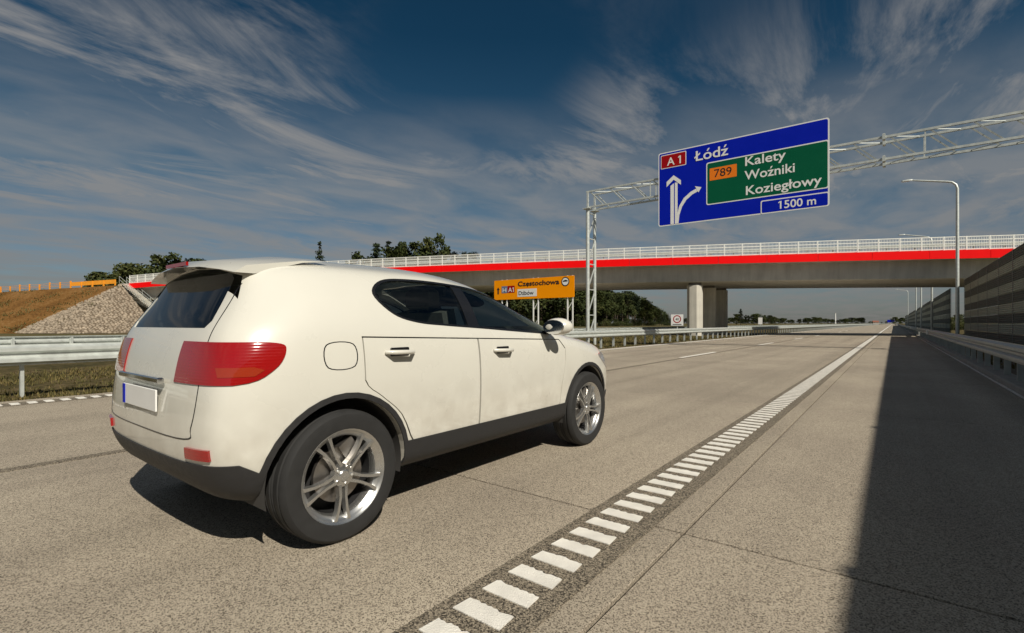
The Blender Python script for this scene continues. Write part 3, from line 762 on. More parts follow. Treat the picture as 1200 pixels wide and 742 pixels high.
# stone-pitched cone at the bridge end, stones laid as real lumps
def cone_point(t, q, h, ctr, r0=10.6):
    """t angle 0 = towards the camera side normal, 90 = along the bridge towards the road; q 0 top .. 1 toe"""
    a = rad(t); d = (-NB * math.cos(a) - UB * math.sin(a)); return Vector((ctr.x + d.x * r0 * q, ctr.y + d.y * r0 * q, h * (1 - q)))
hA = crest(S1) + .0; ctr = Q0 + UB * (S1 + 1.0) + NB * (-.3)
stone_cone = empty('stone_slope', (ctr.x, ctr.y, 0)); tag(stone_cone, 'cone-shaped slope of rough pale stone pitching at the left end of the bridge', 'stone slope')
T0, T1 = -58, 78
vs, fs = [], []
nt, nq = 24, 12
for i in range(nt + 1):
    for j in range(nq + 1):
        p = cone_point(T0 + (T1 - T0) * i / nt, j / nq, hA, ctr); vs.append((p.x - ctr.x, p.y - ctr.y, p.z - .06))
for i in range(nt):
    for j in range(nq): fs.append((i * (nq + 1) + j, i * (nq + 1) + j + 1, (i + 1) * (nq + 1) + j + 1, (i + 1) * (nq + 1) + j))
MB().add(vs, fs).build('stone_bed', M['soil_joint'], stone_cone)
mb = MB(); rr = random.Random(5); lay = 34
big_i = 0
stone_ms = []
for k in range(6):
    q = MB(); n = 6; ring0, ring1 = [], []
    for i in range(n):
        a = 2 * math.pi * i / n; r = rr.uniform(.8, 1.1); ring0.append((r * math.cos(a), r * math.sin(a), -.5)); ring1.append((r * .74 * math.cos(a + .1), r * .74 * math.sin(a + .1), rr.uniform(.25, .6)))
    stone_ms.append((ring0 + ring1, [tuple(range(n - 1, -1, -1)), tuple(range(n, 2 * n))] + [(i, (i + 1) % n, n + (i + 1) % n, n + i) for i in range(n)]))
for L_ in range(lay):
    q = (L_ + .5) / lay; arc = rad(T1 - T0) * 10.6 * q; cnt = max(2, int(arc / .37))
    for i in range(cnt):
        t = T0 + (T1 - T0) * (i + rr.uniform(.25, .75)) / cnt
        p = cone_point(t, q + rr.uniform(-.008, .008), hA, ctr); a = rad(t)
        nrm = Vector((-NB.x * math.cos(a) - UB.x * math.sin(a), -NB.y * math.cos(a) - UB.y * math.sin(a), 10.6 / hA)).normalized()
        mt = nrm.to_track_quat('Z', 'Y').to_matrix() @ Matrix.Rotation(rr.uniform(0, 6.28), 3, 'Z'); sv, sf = stone_ms[rr.randrange(6)]; k = rr.uniform(.14, .23)
        mb.add([mt @ (Vector(v) * Vector((k, k * rr.uniform(.8, 1), k * .55)).x if False else Vector((v[0] * k, v[1] * k * .9, v[2] * k * .5))) + p - Vector((ctr.x, ctr.y, 0)) for v in sv], sf)
o = mb.build('pitching_stone', M['stone'], stone_cone); o['kind'] = 'stuff'
# smooth concrete revetment under the deck, sloping down to the road
def revet(s_top, sgn, label):
    h = crest(74) - 2.35 if sgn < 0 else rail_top(S0) - 3.5
    c0 = Q0 + UB * s_top; w = 11.0; o = empty('concrete_slope', (c0.x, c0.y, 0)); tag(o, label, 'concrete slope')
    cols = 8; rws = 5; sm = None
    for i in range(cols):
        for j in range(rws):
            n0, n1 = .2 + (BW - .4) * i / cols + .012, .2 + (BW - .4) * (i + 1) / cols - .012
            q0, q1 = j / rws + .0015, (j + 1) / rws - .0015
            vs = []
            for dz in (-.1, 0):
                for (n_, q_) in ((n0, q0), (n1, q0), (n1, q1), (n0, q1)):
                    v = UB * (sgn * w * q_) + NB * n_; vs.append((v.x, v.y, h * (1 - q_) + dz))
            MB().add(vs, [(0, 1, 2, 3), (4, 5, 6, 7), (0, 1, 5, 4), (1, 2, 6, 5), (2, 3, 7, 6), (3, 0, 4, 7)]).build('slope_panel', M['concrete_pale'], o)
    return o
revet(S1 - .7, -1, 'smooth pale concrete slope under the left end of the bridge')
# stair with handrails down the edge of the cone
st_ = empty('embankment_stair', (ctr.x, ctr.y, 0)); tag(st_, 'narrow stair with steel handrails running down beside the stone slope', 'stair')
hs = hA; run_ = 10.6
for k in range(36):
    q = (k + .5) / 36; v = -UB * (run_ * q) + NB * (.1 - .3 * 0) - UB * .6
    MB().box((v.x, v.y, hs * (1 - q) + .02), (run_ / 36 + .02, .9, .14), ang).build('step', M['concrete_pale'], st_)
for off in (-.45, .5):
    for zz in (.55, 1.0):
        a = -UB * .3 + NB * off; b = -UB * (run_ + .4) + NB * off
        MB().tube([(a.x, a.y, hs + zz), (b.x, b.y, zz)], .022, 6).build('handrail', M['galvanised'], st_, 40)
    for k in range(8):
        q = k / 7; v = -UB * (.3 + (run_ + .1) * q) + NB * off
        MB().tube([(v.x, v.y, hs * (1 - q)), (v.x, v.y, hs * (1 - q) + 1.0)], .02, 6).build('handrail_post', M['galvanised'], st_, 40)
# orange safety fence along the approach road
fe = empty('safety_fence', tuple(Q0 + UB * (S1 + 2) - NB * .3) + (0,)); tag(fe, 'orange and yellow safety fence along the top of the brown embankment', 'fence')
pm = MB().box((0, 0, .40), (.14, .14, .95)).mesh('post', M['orange_plastic']); fo = Vector(fe.location)
for k in range(34):
    s = S1 + 2.2 + 2.3 * k; v = Q0 + UB * s - NB * .3
    p_ = link('post', pm, fe, (v.x - fo.x, v.y - fo.y, crest(s) - .12)); p_.rotation_euler = (0, 0, ang); p_.scale = (R.uniform(.7, 1.5), 1, R.uniform(.85, 1.15))
    v2 = Q0 + UB * (s + 2.3) - NB * .3
    mb = MB()
    for zz in (.32, .55, .78): mb.bar((v.x - fo.x, v.y - fo.y, crest(s) - .12 + zz), (v2.x - fo.x, v2.y - fo.y, crest(s + 2.3) - .12 + zz), .03)
    if k < 4: mb._bar(Vector((v.x - fo.x, v.y - fo.y, crest(s) + .38)), Vector((v2.x - fo.x, v2.y - fo.y, crest(s + 2.3) + .38)), .04, .55)
    mb.build('rail', M['orange_plastic'], fe)

# ------------------------------------------------------------------ trees
def broad(seed, H, W_, nl, leafs, trunk_r=.16, low=.18, gaps=.0):
    rr = random.Random(seed); mb = MB(); top = Vector((rr.uniform(-.3, .3), rr.uniform(-.3, .3), H * .8))
    mb.tube([(0, 0, -.2), (top.x * .3, top.y * .3, H * .35), (top.x, top.y, H * .8)], [trunk_r * H / 10, trunk_r * H / 14, .04], 7)
    clumps = []
    for i in range(26):
        t = rr.uniform(low, .97); a = rr.uniform(0, 6.28); prof = math.sin(math.pi * min(1, max(0, (t - low * .6) / (1 - low * .6))) ** .75) ** .6
        r = W_ * prof * rr.uniform(.35, 1); c = Vector((r * math.cos(a), r * math.sin(a), t * H)); clumps.append((c, W_ * rr.uniform(.22, .42)))
        s0 = Vector((top.x * .5, top.y * .5, max(H * .15, c.z - H * .16))); mb.tube([s0, (s0 + c) / 2 + Vector((0, 0, .15)), c], [.07 * H / 12, .04 * H / 12, .015], 4, False)
    vs, fs = [], []
    for i in range(nl):
        c, r = clumps[rr.randrange(len(clumps))]
        d = Vector((rr.gauss(0, 1), rr.gauss(0, 1), rr.gauss(0, .8))).normalized() * r * rr.uniform(.35, 1.05); p = c + d
        if p.z > H: p.z = H - rr.random() * .3
        u = Vector((rr.gauss(0, 1), rr.gauss(0, 1), rr.gauss(0, 1))).normalized(); w = u.orthogonal().normalized(); k = leafs * rr.uniform(.6, 1.3); n = len(vs)
        vs += [p - u * k, p - w * k * .6, p + u * k, p + w * k * .6]; fs.append((n, n + 1, n + 2, n + 3))
    cm = MB().add(vs, fs).mesh('crown', M['leaf_broad'], None, False)
    return mb.mesh('trunk', M['bark'], 50), cm
def spruce(seed, H, W_, nl, leafs, gap=.0, pine=False):
    rr = random.Random(seed); mb = MB(); mb.tube([(0, 0, -.2), (0, 0, H * .98)], [.16 * H / 10, .02], 7); vs, fs = [], []
    tiers = 17 if not pine else 9
    for t in range(tiers):
        q = (t + .6) / tiers; z = H * (.12 + .86 * q) if not pine else H * (.42 + .54 * q)
        r0 = W_ * (1 - q) ** .85 + .15 if not pine else W_ * (.45 + .55 * math.sin(math.pi * q))
        nb_ = 7 if not pine else 6
        for b in range(nb_):
            if rr.random() < gap: continue
            a = rr.uniform(0, 6.28); r = r0 * rr.uniform(.65, 1.15); d = Vector((math.cos(a), math.sin(a), -.18 if not pine else .12)); e = Vector((0, 0, z)) + d * r
            mb.tube([(0, 0, z), e], [.03, .008], 3, False)
            for i in range(max(6, int(nl / tiers / nb_))):
                f = rr.uniform(.12, 1); p = Vector((0, 0, z)) + d * r * f + Vector((rr.gauss(0, .10 * r0 + .07), rr.gauss(0, .10 * r0 + .07), rr.gauss(-.05, .10 + .03 * r0)))
                u = (d + Vector((rr.gauss(0, .5), rr.gauss(0, .5), rr.gauss(0, .4)))).normalized(); w = u.orthogonal().normalized(); k = leafs * rr.uniform(.6, 1.2); n = len(vs)
                vs += [p - u * k, p - w * k * .4, p + u * k, p + w * k * .4]; fs.append((n, n + 1, n + 2, n + 3))
    return mb.mesh('trunk', M['bark'], 50), MB().add(vs, fs).mesh('crown', M['leaf_needle'], None, False)
KIND = {
 'b1': broad(1, 10, 3.4, 3400, .22), 'b2': broad(2, 10, 2.6, 3000, .21), 'b3': broad(3, 10, 4.2, 3600, .24, low=.12), 'tall': broad(4, 10, 1.8, 3000, .17, low=.12),
 's1': spruce(5, 10, 2.3, 3200, .20), 's2': spruce(6, 10, 1.6, 2200, .17, .25), 'p1': spruce(7, 10, 1.9, 2400, .2, .1, True), 'bush': broad(8, 4, 3.2, 1800, .17, low=.05),
}
WHAT = {'b1': ('broadleaf_tree', 'rounded broadleaf tree'), 'b2': ('broadleaf_tree', 'narrow broadleaf tree'), 'b3': ('broadleaf_tree', 'spreading broadleaf tree'), 'tall': ('birch_tree', 'slender loose tree'),
        's1': ('spruce_tree', 'dense spruce'), 's2': ('spruce_tree', 'thin ragged spruce'), 'p1': ('pine_tree', 'bare-stemmed pine'), 'bush': ('bush', 'low dense bush')}
def tree(kind, x, y, H, label, group, wide=1.0):
    nm, _ = WHAT[kind]; t = empty(nm, (x, y, -.05), R.uniform(0, 6.28)); k = H / (4 if kind == 'bush' else 10); t.scale = (k * wide, k * wide, k)
    tag(t, label, 'bush' if nm == 'bush' else 'tree', group); tr, cr = KIND[kind]
    link('trunk', tr, t); link('crown', cr, t); return t
# trees that stand out one by one (photo column, row of the top, distance)
one = [(375, 281, 118, 's2', 'lone thin spruce standing by itself against the sky', .8),
       (424, 296, 125, 'b2', 'low rounded tree beside the railing, left of the spruce group', 1),
       (441, 283, 118, 's1', 'light green tree at the left of the spruce group behind the bridge', 1),
       (455, 280, 116, 's2', 'tallest spruce of the group above the bridge railing', .9),
       (466, 290, 114, 'b1', 'broad dark tree just right of the tall spruce', .9),
       (472, 284, 119, 'tall', 'thin pale tree between the spruce and the round tree', .7),
       (487, 284, 112, 'tall', 'round dark tree behind the bridge, left of the tallest tree', 1.25),
       (510, 274, 108, 'b2', 'tallest slender tree above the bridge railing', .75),
       (500, 287, 110, 'b2', 'small tree leaning against the tallest slender tree', 1),
       (533, 293.5, 120, 'p1', 'leftmost of three low pines peeping over the bridge railing', 1),
       (545, 293.5, 124, 'p1', 'middle of three low pines peeping over the bridge railing', 1),
       (555, 294, 128, 'p1', 'right one of three low pines peeping over the bridge railing', 1),
       (111, 319.5, 150, 'p1', 'small pale tree at the end of the orange fence', 1), (121, 319, 150, 'b3', 'small dark bush-like tree beside the bridge end', 1), (139, 318.5, 150, 'b3', 'low dark tree immediately left of the round tree by the bridge end', 1),
       (153, 309.5, 145, 'b1', 'round dark tree above the left end of the bridge', 1.1), (196, 296, 140, 'b2', 'tall broken-topped tree behind the left end of the bridge', 1.2), (208, 306, 140, 'b1', 'bushy tree right of the broken-topped tree', 1.2), (224, 304, 140, 'b3', 'spreading tree behind the left part of the bridge', 1)]
for (px, py, Z, kd, lab, wd) in one:
    P = at_depth(px, Z); tree(kd, P.x, P.y, EYE + (HOR - py) / F * Z + .1, lab, None, wd)
# the wood behind the bridge
prof = [(235, 318, 150), (330, 318, 140), (420, 318, 130), (520, 314, 135), (600, 314, 165), (650, 318, 190), (700, 338, 215), (745, 344, 240), (765, 356, 262), (785, 370, 290)]
def interp(px):
    for a, b in zip(prof, prof[1:]):
        if a[0] <= px <= b[0]:
            t = (px - a[0]) / (b[0] - a[0]); return a[1] + (b[1] - a[1]) * t, a[2] + (b[2] - a[2]) * t
rr = random.Random(21)
for i in range(190):
    px = 235 + 550 * ((i % 95) + rr.random()) / 95; py, Z = interp(min(px, 784.9)); back = i >= 95
    Zb = Z * (rr.uniform(1.06, 1.16) if back else rr.uniform(.97, 1.04)); P = at_depth(px, Zb)
    H = (EYE + (HOR - py - rr.uniform(-1, 4) - (0 if back else 2)) / F * Zb)
    kd = rr.choice(['b1', 'b2', 'b3', 'b1', 's1', 'b3', 'p1'])
    tree(kd, P.x, P.y, max(2.5, H), {'b': 'leafy tree', 's': 'spruce', 'p': 'pine', 't': 'tree'}[kd[0]] + (' in the back row' if back else ' in the front row') + ' of the dark wood behind the bridge', 'trees of the wood behind the bridge, ' + kd[0] + (' back' if back else ' front'), 1.15)
# undergrowth at the wood's foot
for i in range(60):
    px = 240 + 550 * (i + rr.random()) / 60; py, Z = interp(min(px, 784.9)); P = at_depth(px, Z * .955)
    tree('bush', P.x, P.y, rr.uniform(2.5, 4.5), 'low bush at the foot of the dark wood behind the bridge', 'bushes along the edge of the wood', 1.2)
far = [(770, 371, 300), (779, 373, 310), (786, 374, 320), (863, 368, 330), (868, 361.5, 330), (875, 369, 340), (884, 368, 350), (889, 367.5, 350), (896, 369, 360), (902, 369.5, 370), (908, 371, 380)]
for i, (px, py, Z) in enumerate(far):
    P = at_depth(px, Z); kd = 's1' if px == 868 else ['b1', 'b3', 'b2'][i % 3]
    tree(kd, P.x, P.y, EYE + (HOR - py) / F * Z, 'pointed dark tree right of the bridge piers' if px == 868 else 'dark tree in the line beyond the bridge piers', None if px == 868 else 'trees in the line beyond the piers', 1.3)
for i in range(70):
    px = 800 + 245 * (i + rr.random()) / 70; Z = rr.uniform(700, 1000) + (px - 800) * 2; top = 373.4 + 1.2 * math.sin(px * .13) + (0 if px < 1012 else 2.6) + rr.uniform(-.6, .6)
    if px > 1012 and i % 2: continue
    P = at_depth(px, Z); kd = rr.choice(['b1', 'b3', 'b2']); tree(kd, P.x, P.y, EYE + (HOR - top) / F * Z, 'distant tree on the horizon under the bridge', 'distant trees on the horizon under the bridge', 1.6)
for i in range(26):
    px = 1049 + i * 4; Z = rr.uniform(500, 800); P = at_depth(px, Z)
    tree(rr.choice(['b1', 'b3']), P.x, P.y, rr.uniform(6, 9), 'distant tree on the horizon behind the noise barriers', 'distant trees behind the noise barriers', 1.5)
for i in range(40):
    px = -300 + 560 * (i + rr.random()) / 40; Z = rr.uniform(190, 260); P = at_depth(px, Z)
    tree(rr.choice(['b1', 'b3', 'b2']), P.x, P.y, rr.uniform(4, 7), 'distant tree behind the brown embankment', 'distant trees behind the embankment', 1.3)
# bushes seen through the gap between the barriers
for (px, Z, h, lab) in ((1116.5, 84, 2.2, 'small bush in the gap left of the street lamp'), (1127, 90, 2.8, 'small bush in the gap right of the street lamp')):
    P = at_depth(px, Z); tree('bush', P.x, P.y, h, lab, None)
# far things on the horizon
P = at_depth(979, 1500); ch = empty('chimney', (P.x, P.y, 0)); tag(ch, 'tall thin white chimney far away above the tree line', 'chimney')
MB().tube([(0, 0, 0), (0, 0, 31)], [1.9, 1.3], 12).build('shaft', M['sign_white'], ch, 40)
MB().tube([(0, 0, 31), (0, 0, 32.5)], [1.6, 1.6], 12).build('rim', M['concrete_pale'], ch, 40)
P = at_depth(1044, 620); fs_ = empty('far_sign', (P.x, P.y, 0)); tag(fs_, 'small blue road sign far down the motorway', 'road sign')
MB().prism(rrect(-3.6, 2.4, 3.6, 5.6, .2), 0, .2).build('panel', M['sign_blue'], fs_)
MB().tube([(-2.5, .2, 0), (-2.5, .2, 5)], .15, 6).build('post', M['galvanised'], fs_); MB().tube([(2.5, .2, 0), (2.5, .2, 5)], .15, 6).build('post', M['galvanised'], fs_)
for (px, Z, w, h) in ((1026, 1250, 12, 4),):
    P = at_depth(px, Z); b = empty('farmhouse', (P.x, P.y, 0), .3); tag(b, 'distant house with a red roof on the horizon near the end of the road', 'house')
    MB().box((0, 0, h / 2), (w, 9, h)).build('wall', M['far_wall'], b)
    MB().prism([(-5.2, h), (5.2, h), (0, h + 4)], -w / 2 - .5, w / 2 + .5, 'x').build('roof', M['far_roof'], b)
    for k in (-1, 0, 1): MB().box((k * w * .3, -4.52, h * .55), (1.6, .1, 1.6)).build('window', M['sign_black'], b)
# ------------------------------------------------------------------ the white car (local: +Y forward, origin under the rear axle)
mat('car_paint', (.665, .65, .58), .30, var=.02, coat=1.0)
t_ = M['car_paint'].node_tree; p_ = t_.nodes['Principled BSDF']; lk = p_.inputs['Base Color'].links[0].from_socket
tcn_ = N(t_, 'ShaderNodeTexCoord'); sx = N(t_, 'ShaderNodeSeparateXYZ'); t_.links.new(tcn_.outputs['Object'], sx.inputs[0])
nd = N(t_, 'ShaderNodeTexNoise'); nd.inputs['Scale'].default_value = 7; nd.inputs['Detail'].default_value = 8; t_.links.new(tcn_.outputs['Object'], nd.inputs[0])
dz_ = math_n(t_, 'MULTIPLY', math_n(t_, 'SUBTRACT', .85, sx.outputs[2]), 1.6, True)
dust = math_n(t_, 'MULTIPLY', dz_, ramp_n(t_, nd.outputs[0], [(.35, 0.0), (.7, .75)]), True)
t_.links.new(mix_n(t_, dust, lk, (.33, .29, .23)), p_.inputs['Base Color'])
mat('car_cladding', (.022, .022, .023), .6, var=.15, scale=30, bump=.15, bscale=300)
mat('car_trim', (.010, .010, .011), .25, var=.05, coat=.3)
mat('tyre_rubber', (.018, .018, .018), .8, var=.2, scale=20)
mat('alloy', (.56, .56, .55), .28, .9, var=.05)
mat('alloy_dark', (.06, .06, .062), .4, .5, var=.05)
mat('disc_steel', (.30, .28, .26), .35, .9, var=.15, scale=20)
mat('cabin_dark', (.05, .048, .046), .8, var=.1)
mat('seat_fabric', (.10, .097, .09), .9, var=.2, scale=30)
mat('tail_red', (.30, .006, .006), .12, var=.03, coat=1.0)
t_ = M['tail_red'].node_tree; p_ = t_.nodes['Principled BSDF']; tcn_ = N(t_, 'ShaderNodeTexCoord')
wv_ = N(t_, 'ShaderNodeTexWave', bands_direction='Z'); wv_.inputs['Scale'].default_value = 22; t_.links.new(tcn_.outputs['Object'], wv_.inputs[0])
bb_ = N(t_, 'ShaderNodeBump'); bb_.inputs['Strength'].default_value = .10; bb_.inputs['Distance'].default_value = .004; t_.links.new(wv_.outputs[1], bb_.inputs['Height']); t_.links.new(bb_.outputs[0], p_.inputs['Normal'])
mat('amber', (.30, .03, .01), .12, var=.03, coat=1.0)
mat('lamp_clear', (.48, .46, .46), .08, .4, var=.03, coat=1.0)
mat('plate_white', (.78, .78, .76), .4, var=.03)
mat('chrome', (.75, .75, .74), .1, 1.0, var=.02)
def glass_mat(name, tint, refl=1.0):
    m = bpy.data.materials.new(name); m.use_nodes = True; t = m.node_tree; t.nodes.clear()
    o = N(t, 'ShaderNodeOutputMaterial'); tr = N(t, 'ShaderNodeBsdfTransparent'); tr.inputs[0].default_value = (*tint, 1)
    gl = N(t, 'ShaderNodeBsdfGlossy'); gl.inputs['Roughness'].default_value = .01; gl.inputs['Color'].default_value = (.9, .95, 1, 1)
    fr = N(t, 'ShaderNodeFresnel'); fr.inputs[0].default_value = 1.5
    mx = N(t, 'ShaderNodeMixShader'); t.links.new(fr.outputs[0], mx.inputs[0]); t.links.new(tr.outputs[0], mx.inputs[1]); t.links.new(gl.outputs[0], mx.inputs[2]); t.links.new(mx.outputs[0], o.inputs[0])
    MATS[name] = m
glass_mat('side_glass', (.58, .64, .62)); glass_mat('screen_glass', (.70, .76, .73)); glass_mat('dark_glass', (.10, .12, .13))
REAR, FRONT, WB, TR, WR = -.74, 3.46, 2.62, .80, .345
# each station: 12 points (x, y, z), underside centre -> sill -> shoulder -> roof centre
def stn(ys, xs, zs): return list(zip(xs, ys, zs))
def ysp(lo, mid, belt, up_, top): return [lo, lo, lo, lo, mid, mid, mid * .5 + belt * .5, belt, up_, top, top, top]
XS = [0, .45, .80, .885, .905, .915, .905, .872, .795, .665, .38, 0]
ST = []
ZR = [.24, .24, .27, .34, .50, .74, .96, 1.11, 1.30, 1.475, 1.555, 1.575]
#       rear cap, rear face, corner ...
ST.append(stn([-.60, -.62, -.66, -.70, -.755, -.74, -.71, -.67, -.56, -.46, -.46, -.46], [0, .40, .55, .60, .64, .64, .62, .56, .50, .44, .26, 0], [.34, .34, .36, .40, .50, .72, .94, 1.10, 1.28, 1.47, 1.515, 1.525]))
ST.append(stn([-.54, -.55, -.58, -.60, -.66, -.66, -.64, -.60, -.49, -.44, -.46, -.47], [0, .44, .70, .78, .815, .82, .80, .755, .68, .58, .36, 0], [.28, .28, .30, .36, .50, .73, .95, 1.11, 1.30, 1.475, 1.54, 1.555]))
ST.append(stn(ysp(-.36, -.42, -.38, -.26, -.26), [0, .45, .78, .87, .895, .90, .885, .84, .745, .62, .37, 0], [.25, .25, .28, .35, .50, .74, .96, 1.125, 1.32, 1.50, 1.565, 1.585]))
ST.append(stn([0] * 12, XS, [.24, .24, .27, .34, .50, .74, .965, 1.13, 1.335, 1.515, 1.595, 1.615]))
ST.append(stn([.62] * 12, XS, [.24, .24, .27, .34, .50, .74, .965, 1.115, 1.335, 1.52, 1.61, 1.63]))
ST.append(stn(ysp(1.15, 1.15, 1.15, 1.08, 1.02), XS, [.24, .24, .27, .34, .50, .74, .96, 1.095, 1.31, 1.505, 1.60, 1.622]))
ST.append(stn(ysp(1.62, 1.62, 1.62, 1.55, 1.32)[:9] + [1.36, 1.30, 1.26], XS[:9] + [.675, .39, 0], [.24, .24, .27, .34, .50, .74, .955, 1.075, 1.25, 1.43, 1.565, 1.595]))
ST.append(stn([2.0] * 8 + [1.96, 1.80, 1.74, 1.70], XS[:8] + [.82, .735, .43, 0], [.24, .24, .27, .34, .50, .74, .945, 1.05, 1.13, 1.235, 1.36, 1.385]))
ST.append(stn([2.30] * 8 + [2.28, 2.20, 2.25, 2.26], [0, .45, .80, .885, .905, .912, .90, .868, .82, .745, .42, 0], [.24, .24, .27, .34, .50, .74, .93, 1.01, 1.04, 1.065, 1.11, 1.12]))
ST.append(stn([2.62] * 9 + [2.58, 2.56, 2.55], [0, .45, .80, .885, .905, .912, .895, .85, .78, .68, .40, 0], [.24, .24, .27, .34, .50, .73, .90, .975, 1.005, 1.02, 1.055, 1.065]))
ST.append(stn([2.98, 3.0, 3.0, 3.0, 3.02, 3.02, 3.0, 2.98, 2.98, 2.98, 3.0, 3.0], [0, .44, .77, .855, .875, .88, .86, .805, .73, .63, .37, 0], [.24, .24, .27, .34, .50, .70, .84, .92, .955, .975, 1.0, 1.01]))
ST.append(stn([3.18, 3.2, 3.2, 3.22, 3.24, 3.24, 3.22, 3.2, 3.2, 3.22, 3.26, 3.28], [0, .43, .68, .76, .79, .79, .77, .72, .66, .56, .34, 0], [.25, .25, .28, .34, .49, .66, .78, .855, .89, .91, .93, .935]))
ST.append(stn([3.34, 3.35, 3.34, 3.35, 3.40, 3.40, 3.38, 3.36, 3.36, 3.37, 3.39, 3.40], [0, .36, .50, .56, .59, .60, .58, .54, .50, .44, .28, 0], [.30, .30, .32, .36, .48, .62, .73, .80, .83, .845, .86, .865]))
LO = lambda z: z if z < 1.1 else 1.1 + (z - 1.1) * .89
ST = [[(x, y, LO(z)) for x, y, z in st] for st in ST]
for k_, d_ in ((0, .09), (1, .09), (2, .05)): ST[k_] = [(x, y + d_, z) for x, y, z in ST[k_]]
NP = 12
def shell(inset=0.0, lv=3):
    bm = bmesh.new(); cr = bm.edges.layers.float.new('crease_edge')
    rings = []
    for st in ST:
        right = [bm.verts.new((x, y, z)) for x, y, z in st]
        left = [right[i] if st[i][0] == 0 else bm.verts.new((-st[i][0], st[i][1], st[i][2])) for i in range(NP)]
        rings.append((right, left))
    for (r0, l0), (r1, l1) in zip(rings, rings[1:]):
        for i in range(NP - 1):
            bm.faces.new((r0[i], r0[i + 1], r1[i + 1], r1[i])); bm.faces.new((l0[i + 1], l0[i], l1[i], l1[i + 1]))
    for k, (r, l) in ((0, rings[0]), (1, rings[-1])):
        for i in range(NP - 1):
            q = [r[i + 1], r[i], l[i], l[i + 1]] if k == 0 else [r[i], r[i + 1], l[i + 1], l[i]]
            seen = []
            for v in q:
                if v not in seen: seen.append(v)
            bm.faces.new(seen)
    rowc = {2: .25, 3: .35, 7: .25, 9: .30}
    for (r0, l0), (r1, l1) in zip(rings, rings[1:]):
        for i, c in rowc.items():
            for a, b in ((r0[i], r1[i]), (l0[i], l1[i])):
                e = bm.edges.get((a, b))
                if e: e[cr] = c
    for si, c in ((8, .45), (6, .25)):
        for i in range(9, NP - 1):
            for side in (0, 1):
                e = bm.edges.get((rings[si][side][i], rings[si][side][i + 1]))
                if e: e[cr] = c
    bmesh.ops.recalc_face_normals(bm, faces=bm.faces)
    me = bpy.data.meshes.new('shell'); bm.to_mesh(me); bm.free()
    o = bpy.data.objects.new('shell', me); COL.objects.link(o)
    md = o.modifiers.new('s', 'SUBSURF'); md.levels = md.render_levels = lv
    dg = bpy.context.evaluated_depsgraph_get(); m2 = bpy.data.meshes.new_from_object(o.evaluated_get(dg)); bpy.data.objects.remove(o)
    if inset:
        ns = [v.normal.copy() for v in m2.vertices]
        for v, n in zip(m2.vertices, ns): v.co -= n * inset
    return m2
OUT = shell(0, 3)
bmt = bmesh.new(); bmt.from_mesh(OUT); BV = BVHTree.FromBMesh(bmt)
def smooth_n(co, face_n):
    loc, n, idx, d = BV.find_nearest(co)
    if loc is None or d > .004: return None, 9
    f = bmt.faces[idx] if True else None
    # blend the face's vertex normals by inverse distance
    acc = Vector()
    for v in f.verts: acc += v.normal / ((v.co - co).length + 1e-4)
    return acc.normalized(), d
bmt.faces.ensure_lookup_table()
def mesh_obj(me): o = bpy.data.objects.new('tool', me); COL.objects.link(o); return o
def boolean(me, tools, op='DIFFERENCE', tol=False):
    o = mesh_obj(me); tl = []
    for t_ in tools:
        to = mesh_obj(t_); tl.append(to); md = o.modifiers.new('b', 'BOOLEAN'); md.operation = op; md.object = to; md.solver = 'EXACT'; md.use_hole_tolerant = tol; md.use_self = False
    dg = bpy.context.evaluated_depsgraph_get(); r = bpy.data.meshes.new_from_object(o.evaluated_get(dg))
    bpy.data.objects.remove(o)
    for t_ in tl: bpy.data.objects.remove(t_)
    return r
def outward(name, me, mat_, parent, only_skin=False, offset=0.0, thick=0.0, side_mat=None):
    """finish a cut piece of the shell: keep the smooth shading of the whole body on it; optionally keep only its outer skin"""
    bm = bmesh.new(); bm.from_mesh(me)
    if only_skin:
        kill = []
        for f in bm.faces:
            loc, n, i, d = BV.find_nearest(f.calc_center_median())
            if d > .0025 or n.dot(f.normal) < .8: kill.append(f)
        bmesh.ops.delete(bm, geom=kill, context='FACES')
        bmesh.ops.remove_doubles(bm, verts=bm.verts, dist=1e-5)
        bm.verts.ensure_lookup_table()
        nm = {}
        for v in bm.verts:
            n, d = smooth_n(v.co, None); nm[v.index] = n if n else v.normal
        if thick:
            inner = {}
            outer_faces = list(bm.faces)
            bnd = [e for e in bm.edges if len(e.link_faces) == 1]
            vs0 = list(bm.verts); bm.verts.index_update()
            for v in vs0: inner[v] = bm.verts.new(v.co + nm[v.index] * (offset - thick))
            for v in vs0: v.co += nm[v.index] * offset
            for f in outer_faces: bm.faces.new([inner[v] for v in reversed(f.verts)])
            for e in bnd:
                lp = e.link_faces[0]; a, b = e.verts
                vl = [v for v in lp.verts]; i = vl.index(a)
                if vl[(i + 1) % len(vl)] is not b: a, b = b, a
                try: bm.faces.new((b, a, inner[a], inner[b]))
                except ValueError: pass
        else:
            for v in bm.verts: v.co += nm[v.index] * offset
    m2 = bpy.data.meshes.new(name); bm.to_mesh(m2); bm.free()
    m2.materials.clear(); m2.materials.append(mat_)
    m2.polygons.foreach_set('use_smooth', [True] * len(m2.polygons)); m2.update()
    norms = []
    for p in m2.polygons:
        fn = p.normal
        for li in p.loop_indices:
            co = m2.vertices[m2.loops[li].vertex_index].co
            loc, n0, i0, d0 = BV.find_nearest(co)
            if d0 < abs(offset) + .003 and n0.dot(fn) > .75:
                acc = Vector()
                for v in bmt.faces[i0].verts: acc += v.normal / ((v.co - loc).length + 1e-4)
                norms.append(acc.normalized())
            else: norms.append(fn.copy())
    m2.normals_split_custom_set(norms)
    return link(name, m2, parent)
car = empty('car', (-3.185, 1.52, 0)); tag(car, 'white compact SUV driving away in the slow lane beside the bar-marked edge line', 'car')
